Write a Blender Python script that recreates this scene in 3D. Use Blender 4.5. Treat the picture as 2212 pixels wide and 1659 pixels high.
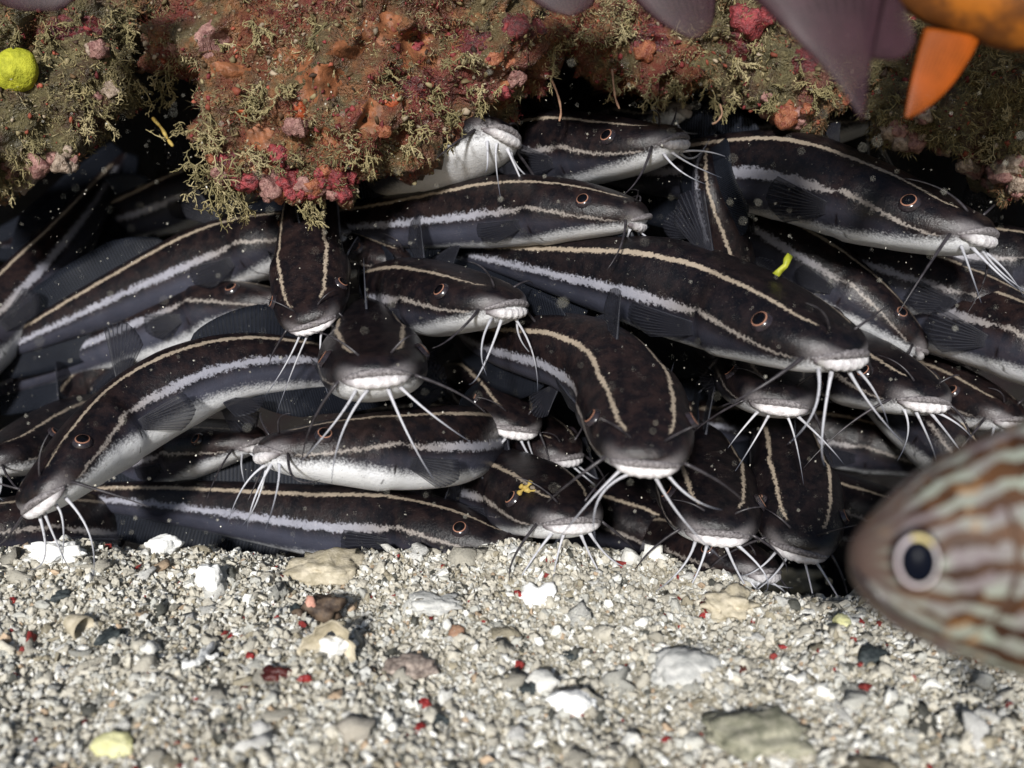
import bpy, math, random
import numpy as np
from mathutils import Vector, Matrix, noise as mnoise
from mathutils.bvhtree import BVHTree

random.seed(7); rng = np.random.default_rng(7)
for o in list(bpy.data.objects): bpy.data.objects.remove(o)
SC = bpy.context.scene
COL = SC.collection
S = 0.01                                   # everything below is written in centimetres

# ------------------------------------------------------------------ camera
CAM_H = 13.0; PITCH = math.radians(20.0); HFOV = math.radians(50.0)
cam_d = bpy.data.cameras.new('camera'); cam = bpy.data.objects.new('camera', cam_d); COL.objects.link(cam)
cam.location = (0, 0, CAM_H*S); cam.rotation_euler = (math.radians(90)-PITCH, 0, 0)
cam_d.sensor_width = 36; cam_d.angle = HFOV; cam_d.clip_start = 0.005; cam_d.clip_end = 50
cam_d.dof.use_dof = True; cam_d.dof.focus_distance = 26.6*S; cam_d.dof.aperture_fstop = 12.5
SC.camera = cam
# ------------------------------------------------------------------ world and sun
SUN_EL = math.radians(28); SUN_AZ = math.radians(11)      # from behind the camera, a little to its left
w = bpy.data.worlds.new('World'); SC.world = w; w.use_nodes = True
nt = w.node_tree; bg = nt.nodes['Background']
sky = nt.nodes.new('ShaderNodeTexSky'); sky.sky_type = 'NISHITA'; sky.sun_disc = False
sky.sun_elevation = SUN_EL; sky.sun_rotation = math.radians(180)+SUN_AZ
nt.links.new(sky.outputs[0], bg.inputs[0]); bg.inputs[1].default_value = 0.06
sd = bpy.data.lights.new('sun', 'SUN'); sd.energy = 4.6; sd.angle = math.radians(5); sd.color = (1.0, 0.985, 0.96)
sun = bpy.data.objects.new('sun', sd); COL.objects.link(sun)
ld = Vector((math.sin(SUN_AZ)*math.cos(SUN_EL), math.cos(SUN_AZ)*math.cos(SUN_EL), -math.sin(SUN_EL)))
sun.rotation_euler = ld.to_track_quat('-Z', 'Y').to_euler(); sun.location = (-0.3, -1.5, 1)
vs = SC.view_settings; vs.view_transform = 'Standard'; vs.look = 'None'; vs.gamma = 1; vs.exposure = 0.34
SC.render.engine = 'CYCLES'

# ------------------------------------------------------------------ picture geometry (2212 px wide sheet)
FPX = 1106/math.tan(HFOV/2)
CP, SP = math.cos(PITCH), math.sin(PITCH)
CF = np.array([0, CP, -SP]); CU = np.array([0, SP, CP]); CR = np.array([1., 0, 0]); CO = np.array([0, 0, CAM_H])
def px(x, y, d): return CO + CR*((x-1106)/FPX*d) + CU*(-(y-829.5)/FPX*d) + CF*d
def cv(x, y, z): return CR*x + CU*y + CF*z          # right, up, away
def nrm(v): v = np.asarray(v, float); return v/(np.linalg.norm(v, axis=-1, keepdims=True)+1e-12)

# ------------------------------------------------------------------ object helpers
def tag(o, label=None, cat=None, group=None, kind=None):
    if label: o['label'] = label
    if cat: o['category'] = cat
    if group: o['group'] = group
    if kind: o['kind'] = kind
    return o
def empty(name, loc):
    o = bpy.data.objects.new(name, None); COL.objects.link(o); o.location = Vector(loc)*S
    o.empty_display_size = 0.01; o['_base'] = [float(c) for c in loc]; return o
WPOS = {}
def mk(name, verts, faces, mat, parent=None, smooth=True, attrs=None, origin=None, cols=None):
    verts = np.asarray(verts, float)
    if parent is not None: org = WPOS[parent.name]
    else: org = np.asarray(origin if origin is not None else verts.mean(0), float)
    me = bpy.data.meshes.new(name)
    v = (verts-org)*S
    if isinstance(faces, np.ndarray):
        nf, k = faces.shape
        me.vertices.add(len(v)); me.vertices.foreach_set('co', v.astype(np.float32).ravel())
        me.loops.add(nf*k); me.polygons.add(nf)
        me.loops.foreach_set('vertex_index', faces.astype(np.int32).ravel())
        me.polygons.foreach_set('loop_start', np.arange(0, nf*k, k, dtype=np.int32))
        me.update(calc_edges=True); me.validate()
    else:
        me.from_pydata(v.tolist(), [], faces)
    if smooth: me.polygons.foreach_set('use_smooth', np.ones(len(me.polygons), bool))
    if attrs:
        for k, a in attrs.items():
            at = me.attributes.new(k, 'FLOAT', 'POINT'); at.data.foreach_set('value', np.asarray(a, np.float32))
    if cols is not None:
        at = me.attributes.new('col', 'FLOAT_COLOR', 'POINT')
        c4 = np.ones((len(v), 4), np.float32); c4[:, :3] = cols; at.data.foreach_set('color', c4.ravel())
    me.materials.append(mat); me.update()
    o = bpy.data.objects.new(name, me); COL.objects.link(o)
    if parent is not None: o.parent = parent
    else: o.location = Vector(org)*S
    WPOS[o.name] = org if parent is None else WPOS[parent.name]
    return o
def root(name, loc):
    o = bpy.data.objects.new(name, None); COL.objects.link(o); o.location = Vector(loc)*S; o.empty_display_size = 0.005
    WPOS[o.name] = np.asarray(loc, float); return o

# ------------------------------------------------------------------ material helpers
class NT:
    def __init__(s, name):
        s.m = bpy.data.materials.new(name); s.m.use_nodes = True; s.t = s.m.node_tree
        s.p = s.t.nodes['Principled BSDF']; s.out = s.t.nodes['Material Output']
    def n(s, typ, **kw):
        nd = s.t.nodes.new('ShaderNode'+typ)
        for k, v in kw.items():
            if k.startswith('_'): setattr(nd, k[1:], v)
        return nd
    def put(s, sock, v):
        if hasattr(v, 'is_linked') or isinstance(v, bpy.types.NodeSocket): s.t.links.new(v, sock)
        else: sock.default_value = v
    def math(s, op, a, b=0.0, clamp=False):
        nd = s.n('Math'); nd.operation = op; nd.use_clamp = clamp; s.put(nd.inputs[0], a); s.put(nd.inputs[1], b); return nd.outputs[0]
    def attr(s, name, out='Fac'):
        nd = s.n('Attribute'); nd.attribute_name = name; return nd.outputs[out]
    def noise(s, scale, detail=3, rough=0.5, vec=None, out='Fac'):
        nd = s.n('TexNoise'); nd.inputs['Scale'].default_value = scale; nd.inputs['Detail'].default_value = detail; nd.inputs['Roughness'].default_value = rough
        s.put(nd.inputs['Vector'], vec if vec is not None else s.obj()); return nd.outputs[out]
    def obj(s):
        if not hasattr(s, '_tc'): s._tc = s.n('TexCoord')
        return s._tc.outputs['Object']
    def ramp(s, v, a, b):                       # linear 0..1 between a and b, smooth
        nd = s.n('MapRange'); nd.interpolation_type = 'SMOOTHSTEP'; s.put(nd.inputs[0], v)
        nd.inputs[1].default_value = a; nd.inputs[2].default_value = b; return nd.outputs[0]
    def mix(s, f, a, b, mode='MIX'):
        nd = s.n('Mix'); nd.data_type = 'RGBA'; nd.blend_type = mode; s.put(nd.inputs[0], f)
        for sock, v in ((nd.inputs[6], a), (nd.inputs[7], b)):
            if isinstance(v, tuple): sock.default_value = (*v[:3], 1)
            else: s.put(sock, v)
        return nd.outputs[2]
    def bump(s, h, strength, dist):
        nd = s.n('Bump'); nd.inputs['Strength'].default_value = strength; nd.inputs['Distance'].default_value = dist; s.put(nd.inputs['Height'], h)
        s.t.links.new(nd.outputs[0], s.p.inputs['Normal'])
    def set(s, col=None, rough=0.5, spec=0.3, **kw):
        if col is not None:
            if isinstance(col, tuple): s.p.inputs['Base Color'].default_value = (*col, 1)
            else: s.put(s.p.inputs['Base Color'], col)
        s.put(s.p.inputs['Roughness'], rough); s.p.inputs['Specular IOR Level'].default_value = spec
        for k, v in kw.items(): s.put(s.p.inputs[k.replace('_', ' ')], v)
        return s.m

def mat_fish(name, k):
    t = NT(name)
    d1, w1, d2, w2 = t.attr('d1'), t.attr('w1'), t.attr('d2'), t.attr('w2'); bel = t.attr('bel'); und = t.attr('und'); pale = t.attr('pale')
    gl = t.attr('gl')
    jag = t.math('SUBTRACT', t.noise(1300, 3, .7), .5); jag2 = t.math('SUBTRACT', t.noise(330, 2, .5), .5)
    jj = t.math('ADD', t.math('MULTIPLY', jag, .21), t.math('MULTIPLY', jag2, .07))
    m1 = t.ramp(t.math('SUBTRACT', w1, t.math('ABSOLUTE', t.math('ADD', d1, jj))), -.018, .026)
    m2 = t.ramp(t.math('SUBTRACT', w2, t.math('ABSOLUTE', t.math('ADD', d2, t.math('MULTIPLY', jj, 1.3)))), -.026, .045)
    speck = t.noise(1900, 2, .6); blot = t.noise(330, 4, .6); fine = t.noise(2400, 3, .7); big = t.noise(110, 3, .6)
    mb = t.ramp(t.math('ADD', bel, t.math('ADD', t.math('MULTIPLY', t.math('SUBTRACT', speck, .5), .45), t.math('MULTIPLY', t.math('SUBTRACT', big, .5), .25))), -.12, .32)
    rnd = t.n('ObjectInfo').outputs['Random']; tone = t.mix(rnd, (.62, .64, .72), (1.15, 1.0, .95))
    base = t.mix(1.0, t.mix(t.ramp(blot, .35, .7), (.0040, .0037, .0052), (.0175, .0115, .0112)), tone, 'MULTIPLY')
    base = t.mix(t.math('MULTIPLY', t.ramp(fine, .55, .75), .6), base, (.0215, .0152, .0150))
    base = t.mix(und, base, t.mix(big, (.028, .031, .046), (.080, .084, .115)))
    base = t.mix(pale, base, t.mix(fine, (.05, .044, .046), (.26, .24, .245)))
    c = t.mix(mb, base, t.mix(big, (.66, .67, .71), (.84, .84, .84)))
    c = t.mix(m2, c, t.mix(t.attr('hd'), t.mix(big, (.15, .155, .19), (.34, .335, .375)), t.mix(big, (.15, .13, .115), (.30, .265, .24))))
    c = t.mix(m1, c, t.mix(big, (.20, .16, .12), (.38, .315, .245)))
    dots = t.ramp(t.noise(2600, 1, .5), .68, .74)
    c = t.mix(t.math('MULTIPLY', dots, t.math('MULTIPLY', mb, .6)), c, (.03, .02, .02))
    c = t.mix(t.math('MULTIPLY', t.ramp(t.noise(3300, 1, .5), .75, .775), .4), c, (.3, .27, .22))
    c = t.mix(t.math('MULTIPLY', t.ramp(gl, .085, .02), .9), c, (.010, .007, .008))
    t.bump(t.math('ADD', t.math('MULTIPLY', fine, .6), t.math('ADD', t.math('MULTIPLY', t.noise(700, 3, .6), .8), t.math('MULTIPLY', t.ramp(gl, .0, .07), 1.6))), .3, .0007)
    return t.set(c, t.math('ADD', t.math('MULTIPLY', fine, .35), .16), .3)
M_FISH = mat_fish('catfish_skin', 0)

def mat_simple(name, a, b, scale=400, rough=.5, spec=.3, bump=0.0, bscale=1200, **kw):
    t = NT(name); c = t.mix(t.ramp(t.noise(scale, 4, .6), .3, .7), a, b)
    if bump: t.bump(t.noise(bscale, 4, .6), bump, .0008)
    return t.set(c, rough, spec, **kw)
def mat_lip():
    t = NT('pale_lip'); n = t.noise(800, 4, .6); e = t.attr('e')
    c = t.mix(t.ramp(n, .3, .7), (.46, .43, .44), (.74, .72, .72)); c = t.mix(t.ramp(e, .55, 1.0), c, (.10, .085, .09))
    t.bump(t.noise(2200, 4, .6), .4, .0008); return t.set(c, .4, .3)
M_LIPW = mat_lip()
M_LIPD = mat_simple('dusky_lip', (.07, .06, .062), (.26, .24, .245), 1900, .42, .4, .5, 2600)
M_BARBD = mat_simple('dark_barbel', (.012, .010, .012), (.045, .04, .045), 500, .4, .4)
M_PUPIL = NT('pupil').set((.002, .002, .003), .25, .3)
M_RIM = mat_simple('eye_rim', (.012, .010, .012), (.028, .022, .026), 900, .2, .5)
def mat_iris():
    t = NT('copper_iris'); return t.set(t.mix(t.noise(1500, 2), (.17, .06, .035), (.34, .19, .13)), .4, .2)
M_IRIS = mat_iris()
def mat_barb():
    t = NT('pale_barbel'); a = t.attr('u')
    c = t.mix(t.ramp(a, .35, 1.0), (.42, .42, .45), (.05, .055, .075))
    c = t.mix(t.math('MULTIPLY', t.ramp(t.noise(1400, 2), .6, .7), .5), c, (.12, .11, .11))
    return t.set(c, .42, .35)
M_BARB = mat_barb()
def mat_fin(name, dark, ray, alpha_web, nray, ramt):
    t = NT(name); r = t.attr('ray'); rad = t.attr('rad')
    saw = t.math('ABSOLUTE', t.math('SUBTRACT', t.math('FRACT', t.math('MULTIPLY', r, nray)), .5))
    rm = t.math('MULTIPLY', t.ramp(saw, .28, .48), ramt)
    c = t.mix(rm, t.mix(t.noise(500, 3), dark, tuple(x*1.8 for x in dark)), ray)
    t.bump(saw, .2, .0004)
    t.set(c, .45, .15)
    al = t.math('MAXIMUM', t.math('ADD', rm, alpha_web), t.ramp(rad, .35, .0), True)
    t.put(t.p.inputs['Alpha'], al)
    return t.m
M_FIN = mat_fin('catfish_fin', (.008, .008, .011), (.045, .048, .06), .40, 10, .4)
M_RIB = mat_fin('catfish_ribbon_fin', (.006, .007, .010), (.018, .021, .03), .88, 90, .4)

# ------------------------------------------------------------------ shape helpers
def tube(path, rad, sides=8, cap=True):
    path = np.asarray(path, float); n = len(path)
    T = nrm(np.gradient(path, axis=0)); ref = np.array([0.31, 0.2, 0.93])
    A = nrm(np.cross(T, ref)); B = np.cross(T, A)
    an = np.linspace(0, 2*np.pi, sides, endpoint=False)
    V = path[:, None, :] + (A[:, None, :]*np.cos(an)[None, :, None] + B[:, None, :]*np.sin(an)[None, :, None])*np.asarray(rad).reshape(n, 1, 1)
    F = []
    for i in range(n-1):
        for j in range(sides):
            F.append((i*sides+j, i*sides+(j+1) % sides, (i+1)*sides+(j+1) % sides, (i+1)*sides+j))
    if cap: F.append(tuple(range(sides))[::-1]); F.append(tuple((n-1)*sides+j for j in range(sides)))
    return V.reshape(-1, 3), F
def crom(P, n=240):
    P = np.asarray(P, float); Q = np.vstack([2*P[0]-P[1], P, 2*P[-1]-P[-2]]); out = []
    for i in range(1, len(Q)-2):
        for u in np.linspace(0, 1, n//(len(Q)-3)+1)[:-1]:
            a, b, c, d = Q[i-1], Q[i], Q[i+1], Q[i+2]
            out.append(.5*((2*b)+(-a+c)*u+(2*a-5*b+4*c-d)*u*u+(-a+3*b-3*c+d)*u**3))
    out.append(P[-1]); out = np.array(out)
    for _ in range(6): out[1:-1] = .25*out[:-2]+.5*out[1:-1]+.25*out[2:]
    return out
def bez(a, b, c, n=12):
    u = np.linspace(0, 1, n)[:, None]; return a*(1-u)**2+2*b*u*(1-u)+c*u*u
def ring_faces(n, m):
    i = np.arange(n-1)[:, None]; j = np.arange(m)[None, :]; j2 = (j+1) % m
    return np.stack([i*m+j, i*m+j2, (i+1)*m+j2, (i+1)*m+j], -1).reshape(-1, 4)
def ico(sub):
    import bmesh
    bm = bmesh.new(); bmesh.ops.create_icosphere(bm, subdivisions=sub, radius=1)
    v = np.array([x.co[:] for x in bm.verts]); f = np.array([[a.index for a in p.verts] for p in bm.faces]); bm.free(); return v, f
ICO1, ICO2, ICO3, ICO4 = ico(1), ico(2), ico(3), ico(4)

# ================================================================== SETTING : sea bed
def fbm(p, o=4): return mnoise.fractal(Vector(p), 1.0, 2.0, o)
def crest(x): 
    u = np.clip((np.asarray(x, float)-2.0)/5.5, 0, 1); return 23.7-1.9*u*u*(3-2*u)
def gz(x, y):
    x = np.asarray(x, float); y = np.asarray(y, float)
    u = np.clip((y-crest(x)+.4)/4.2, 0, 1); q = np.clip((y-crest(x)-2)/14, 0, 1)
    z = -2.6*u*u*(3-2*u)-7.0*q*(2-q)  # second drop deepens the hollow so the crest keeps its floor in shade
    z = z + .22*np.sin(x*.55+1.3)*np.sin(y*.6+.4)+.10*np.sin(x*1.7+y*1.1)+.07*np.sin(x*3.1-y*2.3+.7)
    return z
def mat_bed():
    t = NT('coral_sand'); c = t.mix(t.ramp(t.noise(900, 5, .7), .3, .7), (.36, .33, .255), (.60, .55, .44))
    t.bump(t.noise(1500, 5, .7), .8, .002); return t.set(c, .8, .2)
M_BED = mat_bed()
gx = np.linspace(-45, 45, 226); gy = np.linspace(-6, 29, 181)
X, Y = np.meshgrid(gx, gy); Z = gz(X, Y)-.02
bed = mk('seabed', np.stack([X, Y, Z], -1).reshape(-1, 3),
         np.array([[j*226+i, j*226+i+1, (j+1)*226+i+1, (j+1)*226+i] for j in range(180) for i in range(225)]), M_BED, origin=(0, 20, 0))
tag(bed, 'pale bed of coral rubble and sand under the ledge', kind='structure')

def mat_grain():
    t = NT('rubble_grain'); c = t.attr('col', 'Color')
    n = t.noise(1100, 4, .65); c = t.mix(t.math('MULTIPLY', t.ramp(n, .45, .75), .38), c, t.mix(.5, c, (.10, .09, .06)), 'MIX')
    t.bump(n, .5, .0012); return t.set(c, .62, .3)
M_GRAIN = mat_grain()
def mat_pebble():
    t = NT('rubble_stone'); oi = t.n('ObjectInfo'); c = oi.outputs['Color']
    n = t.noise(600, 5, .7); n2 = t.noise(2200, 3, .6)
    c = t.mix(t.math('MULTIPLY', t.ramp(n, .42, .72), .45), c, t.mix(.35, (.16, .14, .10), c))
    c = t.mix(t.math('MULTIPLY', t.ramp(n2, .63, .70), .5), c, (.10, .085, .06))
    t.bump(t.math('ADD', n, t.math('MULTIPLY', n2, .4)), .7, .0016); return t.set(c, .66, .28)
M_PEB = mat_pebble()
def grain_cols(n):
    u = rng.random(n); v = rng.uniform(.74, 1.06, n)[:, None]
    base = np.tile(np.array([.52, .485, .405]), (n, 1))*v
    base[u < .18] = (np.array([.76, .745, .69])*v)[u < .18]
    k = (u > .18) & (u < .36); base[k] = (np.array([.50, .49, .44])*v)[k]
    k = (u > .83) & (u < .90); base[k] = (np.array([.33, .29, .21])*v)[k]
    k = (u > .90) & (u < .94); base[k] = (np.array([.07, .07, .06])*v)[k]
    k = (u > .956) & (u < .964); base[k] = (np.array([.22, .025, .022])*v)[k]
    k = u > .982; base[k] = (np.array([.46, .34, .23])*v)[k]
    return np.clip(base, 0, .88)
def rots(n):
    q = nrm(rng.normal(size=(n, 4))); a, b, c, d = q.T
    return np.stack([np.stack([1-2*(c*c+d*d), 2*(b*c-a*d), 2*(b*d+a*c)], -1), np.stack([2*(b*c+a*d), 1-2*(b*b+d*d), 2*(c*d-a*b)], -1),
                     np.stack([2*(b*d-a*c), 2*(c*d+a*b), 1-2*(b*b+c*c)], -1)], 1)
def grains(n, r0, r1, base, xr, yr, lift, jit):
    V0, F0 = base; m = len(V0)
    x = rng.uniform(*xr, n); y = rng.uniform(*yr, n); r = r0*(r1/r0)**(rng.random(n)**1.5)
    sc = np.stack([rng.uniform(.7, 1.5, n), rng.uniform(.6, 1.1, n), rng.uniform(.4, .95, n)], -1)*r[:, None]
    V = V0[None]*rng.uniform(1-jit, 1+jit, (n, m, 1))*sc[:, None, :]
    V = np.einsum('nij,nmj->nmi', rots(n), V)
    P = np.stack([x, y, gz(x, y)+r*lift*rng.uniform(-.6, 1.2, n)], -1)
    V += P[:, None, :]
    F = (F0[None]+(np.arange(n)*m)[:, None, None]).reshape(-1, 3)
    C = np.repeat(grain_cols(n), m, 0)
    return V.reshape(-1, 3), F, C
OCT = (np.array([[1., 0, 0], [-1, 0, 0], [0, 1, 0], [0, -1, 0], [0, 0, 1], [0, 0, -1]]), np.array([[0, 2, 4], [2, 1, 4], [1, 3, 4], [3, 0, 4], [2, 0, 5], [1, 2, 5], [3, 1, 5], [0, 3, 5]]))
parts = [grains(70000, .020, .075, OCT, (-14, 14), (14, 26), 1.0, .45), grains(22000, .045, .12, ICO1, (-14.5, 14.5), (14, 26.5), .5, .45), grains(6000, .06, .16, ICO1, (-30, 30), (6, 34), .5, .4),
         grains(1700, .08, .17, ICO2, (-15, 15), (13, 26.5), .3, .42), grains(900, .12, .3, ICO2, (-32, 32), (4, 34), .3, .4)]
off = 0; VV, FF, CC = [], [], []
for v, f, c in parts: VV.append(v); FF.append(f+off); CC.append(c); off += len(v)
g = mk('rubble_grains', np.vstack(VV), np.vstack(FF), M_GRAIN, bed, smooth=True, cols=np.vstack(CC)); g['kind'] = 'stuff'
nf = len(g.data.polygons); sm = np.zeros(nf, bool); sm[70000*8+28000*20:] = True; g.data.polygons.foreach_set('use_smooth', sm)
# the 300 stones that show largest, one by one
peb_me = []
def lump(base, jit, sc, seed, freq=1.2):
    v, f = base; out = v.copy()
    for i, p in enumerate(v): out[i] = p*(1+jit*fbm(p*freq+seed*7.3, 3))
    return out*np.asarray(sc), f
for i in range(14):
    rr = np.random.default_rng(i); sc = (rr.uniform(.9, 1.5), rr.uniform(.7, 1.1), rr.uniform(.4, .85))
    if i in (3, 9): sc = (1.9, .42, .4)
    if i in (5, 11): sc = (1.3, 1.0, .22)
    v, f = lump(ICO2, 1.1, sc, i, 2.0)
    me = bpy.data.meshes.new('stone'); me.from_pydata((v*S).tolist(), [], f.tolist()); me.polygons.foreach_set('use_smooth', np.ones(len(f), bool)); me.materials.append(M_PEB); peb_me.append(me)
pc = grain_cols(2000); pc[::5] = np.array([.78, .765, .72])
placed = []
k = 0
while len(placed) < 300 and k < 6000:
    k += 1
    x = random.uniform(-13.5, 13.5); y = random.uniform(14.5, 25.0); r = .115*(2.8 ** (random.random()**2.4))
    if y > crest(x)+1.2 or any((x-a)**2+(y-b)**2 < ((r+c)*.8)**2 for a, b, c in placed): continue
    placed.append((x, y, r))
    o = bpy.data.objects.new('stone', peb_me[k % 14]); COL.objects.link(o); o.parent = bed
    o.location = (Vector((x, y, float(gz(x, y))+r*.05))-Vector((0, 20, 0)))*S
    o.rotation_euler = (random.uniform(-.5, .5), random.uniform(-.5, .5), random.uniform(0, 6.3)); o.scale = (r, r, r); cc = pc[k % 2000]; cc = cc if not (cc[0] > 3*cc[1]) else np.array([.55, .5, .42]); o.color = (*cc, 1)

# ================================================================== SETTING : ledge rocks
def lumps_mesh(L, voxel, disp, seed):
    V, F, off = [], [], 0
    for (x, y, d, r) in L:
        c = px(x, y, d); rc = r/FPX*d
        v = ICO3[0]*rc*np.array([1, 1.0, 1])+c; V.append(v); F.append(ICO3[1]+off); off += len(v)
    V = np.vstack(V); F = np.vstack(F)
    me = bpy.data.meshes.new('tmp'); me.from_pydata(V.tolist(), [], F.tolist()); ob = bpy.data.objects.new('tmp', me); COL.objects.link(ob)
    md = ob.modifiers.new('r', 'REMESH'); md.mode = 'VOXEL'; md.voxel_size = voxel
    sm = ob.modifiers.new('s', 'SMOOTH'); sm.iterations = 6; sm.factor = .5
    dg = bpy.context.evaluated_depsgraph_get(); ev = ob.evaluated_get(dg); m2 = ev.to_mesh()
    n = len(m2.vertices); co = np.empty(n*3, np.float32); m2.vertices.foreach_get('co', co); co = co.reshape(-1, 3).astype(float)
    no = np.empty(n*3, np.float32); m2.vertices.foreach_get('normal', no); no = no.reshape(-1, 3).astype(float)
    fc = [tuple(p.vertices) for p in m2.polygons]
    ev.to_mesh_clear(); bpy.data.objects.remove(ob); bpy.data.meshes.remove(me)
    h = np.empty(n)
    for i in range(n):
        p = co[i]
        a = mnoise.fractal(Vector((p[0]*.55+seed, p[1]*.55, p[2]*.55)), 1.0, 2.0, 3)
        b = mnoise.fractal(Vector((p[0]*1.9, p[1]*1.9+seed, p[2]*1.9)), .8, 2.1, 3)
        h[i] = a*.75*disp+b*.34*disp-abs(mnoise.noise(Vector(p*1.1+seed)))*.5*disp
    return co+no*h[:, None], fc
def mat_rock(name, cols, dust=.5):
    t = NT(name)
    n1 = t.noise(70, 4, .6); n2 = t.noise(190, 5, .65); n3 = t.noise(620, 5, .7); n4 = t.noise(45, 3, .5)
    c = t.mix(t.ramp(n1, .40, .60), cols[0], cols[1])
    c = t.mix(t.ramp(n2, .50, .62), c, cols[2])
    c = t.mix(t.math('MULTIPLY', t.ramp(n4, .52, .66), .75), c, cols[3])
    c = t.mix(t.math('MULTIPLY', t.ramp(n3, .52, .68), dust), c, cols[4])
    c = t.mix(t.math('MULTIPLY', t.ramp(t.noise(1700, 2, .6), .70, .76), .6), c, (.5, .45, .38))
    t.bump(t.math('ADD', t.math('MULTIPLY', n3, .7), t.math('MULTIPLY', t.noise(1700, 3), .5)), .9, .003)
    return t.set(c, t.math('ADD', t.math('MULTIPLY', n3, .5), .15), .45)
M_ROCKC = mat_rock('encrusted_rock', [(.13, .040, .022), (.10, .075, .036), (.21, .095, .042), (.17, .032, .032), (.26, .21, .11)])
M_ROCKR = mat_rock('turfy_rock', [(.07, .042, .024), (.10, .085, .04), (.15, .125, .06), (.14, .034, .034), (.25, .215, .11)])
M_ROCKSHADE = mat_rock('shade_dark_rock', [(.009, .007, .007), (.013, .010, .009), (.013, .010, .008), (.012, .005, .006), (.02, .016, .012)], .3)  # near-black rock: the darkness of the unlit hollow is put into its colour
ROCKS = {}
def rock(name, L, mat, label, seed, voxel=.125, disp=1.0):
    v, f = lumps_mesh(L, voxel, disp, seed)
    r = mk(name, v, f, mat, origin=v.mean(0)); tag(r, label, 'rock')
    bvh = BVHTree.FromPolygons([tuple(p) for p in v], f); ROCKS[r.name] = (r, v, f, bvh); return r
R_C = rock('reef_rock', [(520, 60, 28, 200), (760, 60, 27.6, 230), (980, 40, 28, 210), (560, 220, 27.6, 160), (720, 250, 27.2, 165), (660, 355, 27, 85), (560, 345, 27, 85), (500, 375, 27, 45), (735, 375, 27, 60),
    (850, 240, 27.6, 120), (950, 215, 28, 100), (1050, 150, 28.4, 95), (1120, 115, 28.6, 85), (410, 60, 28, 80), (428, 150, 28, 72), (455, 220, 28, 75), (420, 275, 27.8, 40),
    (1200, 30, 29, 105), (1330, 60, 29, 120), (1430, 70, 29.2, 120), (1380, 140, 29, 60), (1480, 120, 29.2, 75), (600, -200, 30, 330), (1000, -230, 31, 330), (1350, -180, 31, 300), (800, -100, 31, 300)],
    M_ROCKC, 'large red-brown encrusted boulder hanging over the middle of the catfish shoal', 1.0)
R_R = rock('reef_rock', [(1600, 50, 29, 150), (1560, 150, 29, 65), (1640, 170, 28.6, 80), (1700, 140, 28.6, 115), (1685, 235, 28, 42), (1730, 240, 28, 38), (1800, 110, 29, 115), (1800, 180, 28.6, 45), (1700, -170, 31, 280)],
    M_ROCKR, 'green turf covered rock with orange and pink knobs on its underside', 5.0)
R_F = rock('reef_rock', [(2100, 150, 28.5, 165), (2200, 240, 28, 165), (2050, 230, 28, 105), (1965, 270, 28, 55), (1930, 220, 28.5, 50), (2085, 335, 27.6, 50), (2180, 355, 27.6, 55), (2320, 160, 28, 250), (2150, -150, 30, 300), (1990, 90, 29, 110)],
    M_ROCKR, 'turf covered rock with pale pink barnacle-like lumps behind the orange fish', 9.0)
R_L = rock('reef_rock', [(60, 80, 28, 165), (50, 240, 27.6, 125), (60, 335, 27.2, 60), (125, 330, 27.3, 38), (165, 150, 28, 105), (225, 70, 28.8, 70), (265, 0, 29.5, 70), (180, 245, 28, 55), (-150, 200, 28, 240), (100, -200, 30, 290)],
    M_ROCKR, 'dark turf covered rock carrying the round yellow sponge', 13.0)
# cave roof, back and sides behind the rocks
def cave_sheet(name, fn, nu, nv, label, seed):
    V = np.array([[fn(u, v) for u in np.linspace(0, 1, nu)] for v in np.linspace(0, 1, nv)]).reshape(-1, 3)
    for p in V: p += np.array([mnoise.noise(Vector(p*.3+seed)), mnoise.noise(Vector(p*.3+seed+9)), mnoise.noise(Vector(p*.3+seed+20))])*1.6
    F = np.array([[j*nu+i, j*nu+i+1, (j+1)*nu+i+1, (j+1)*nu+i] for j in range(nv-1) for i in range(nu-1)])
    o = mk(name, V, F, M_ROCKSHADE); tag(o, label, kind='structure')
def roof_back(u, v):           # u across; v from the roof's front edge back and down the rear wall to the sea bed
    x = -50+100*u
    if v < .4: a = v/.4; return [x, 31+39*a, 14.5+1.0*math.sin(a*3)]
    if v < .75: a = (v-.4)/.35; return [x, 70+4*math.sin(a*3.14), 14.5-32*a]
    a = (v-.75)/.25; return [x, 70-43*a, -17.5+9*a*a]
cave_sheet('cave_wall', roof_back, 90, 60, 'back and roof of the hollow under the ledge, near-black as painted shade', 3.3)
cave_sheet('ledge_top', lambda u, v: [-50+100*u, 30+20*v*v+2, 15+22*v], 60, 20, 'upper face of the reef ledge, near-black as painted shade', 8.1)
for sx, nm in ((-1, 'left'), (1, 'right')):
    cave_sheet('cave_side_'+nm, lambda u, v, sx=sx: [sx*(30+8*u), 28+34*u, -14+30*v], 40, 30, '%s side of the hollow under the ledge, near-black as painted shade' % nm, 5+sx)

def hit(R, x, y):
    r, v, f, bvh = ROCKS[R.name]; o = Vector(CO); dr = Vector(nrm(px(x, y, 10)-CO))
    p, n, i, dist = bvh.ray_cast(o, dr)
    return (np.array(p), np.array(n)) if p is not None else (None, None)
def frame(n):
    n = nrm(n); a = nrm(np.cross(n, [0.3, .1, .95])); return a, np.cross(n, a), n

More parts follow.
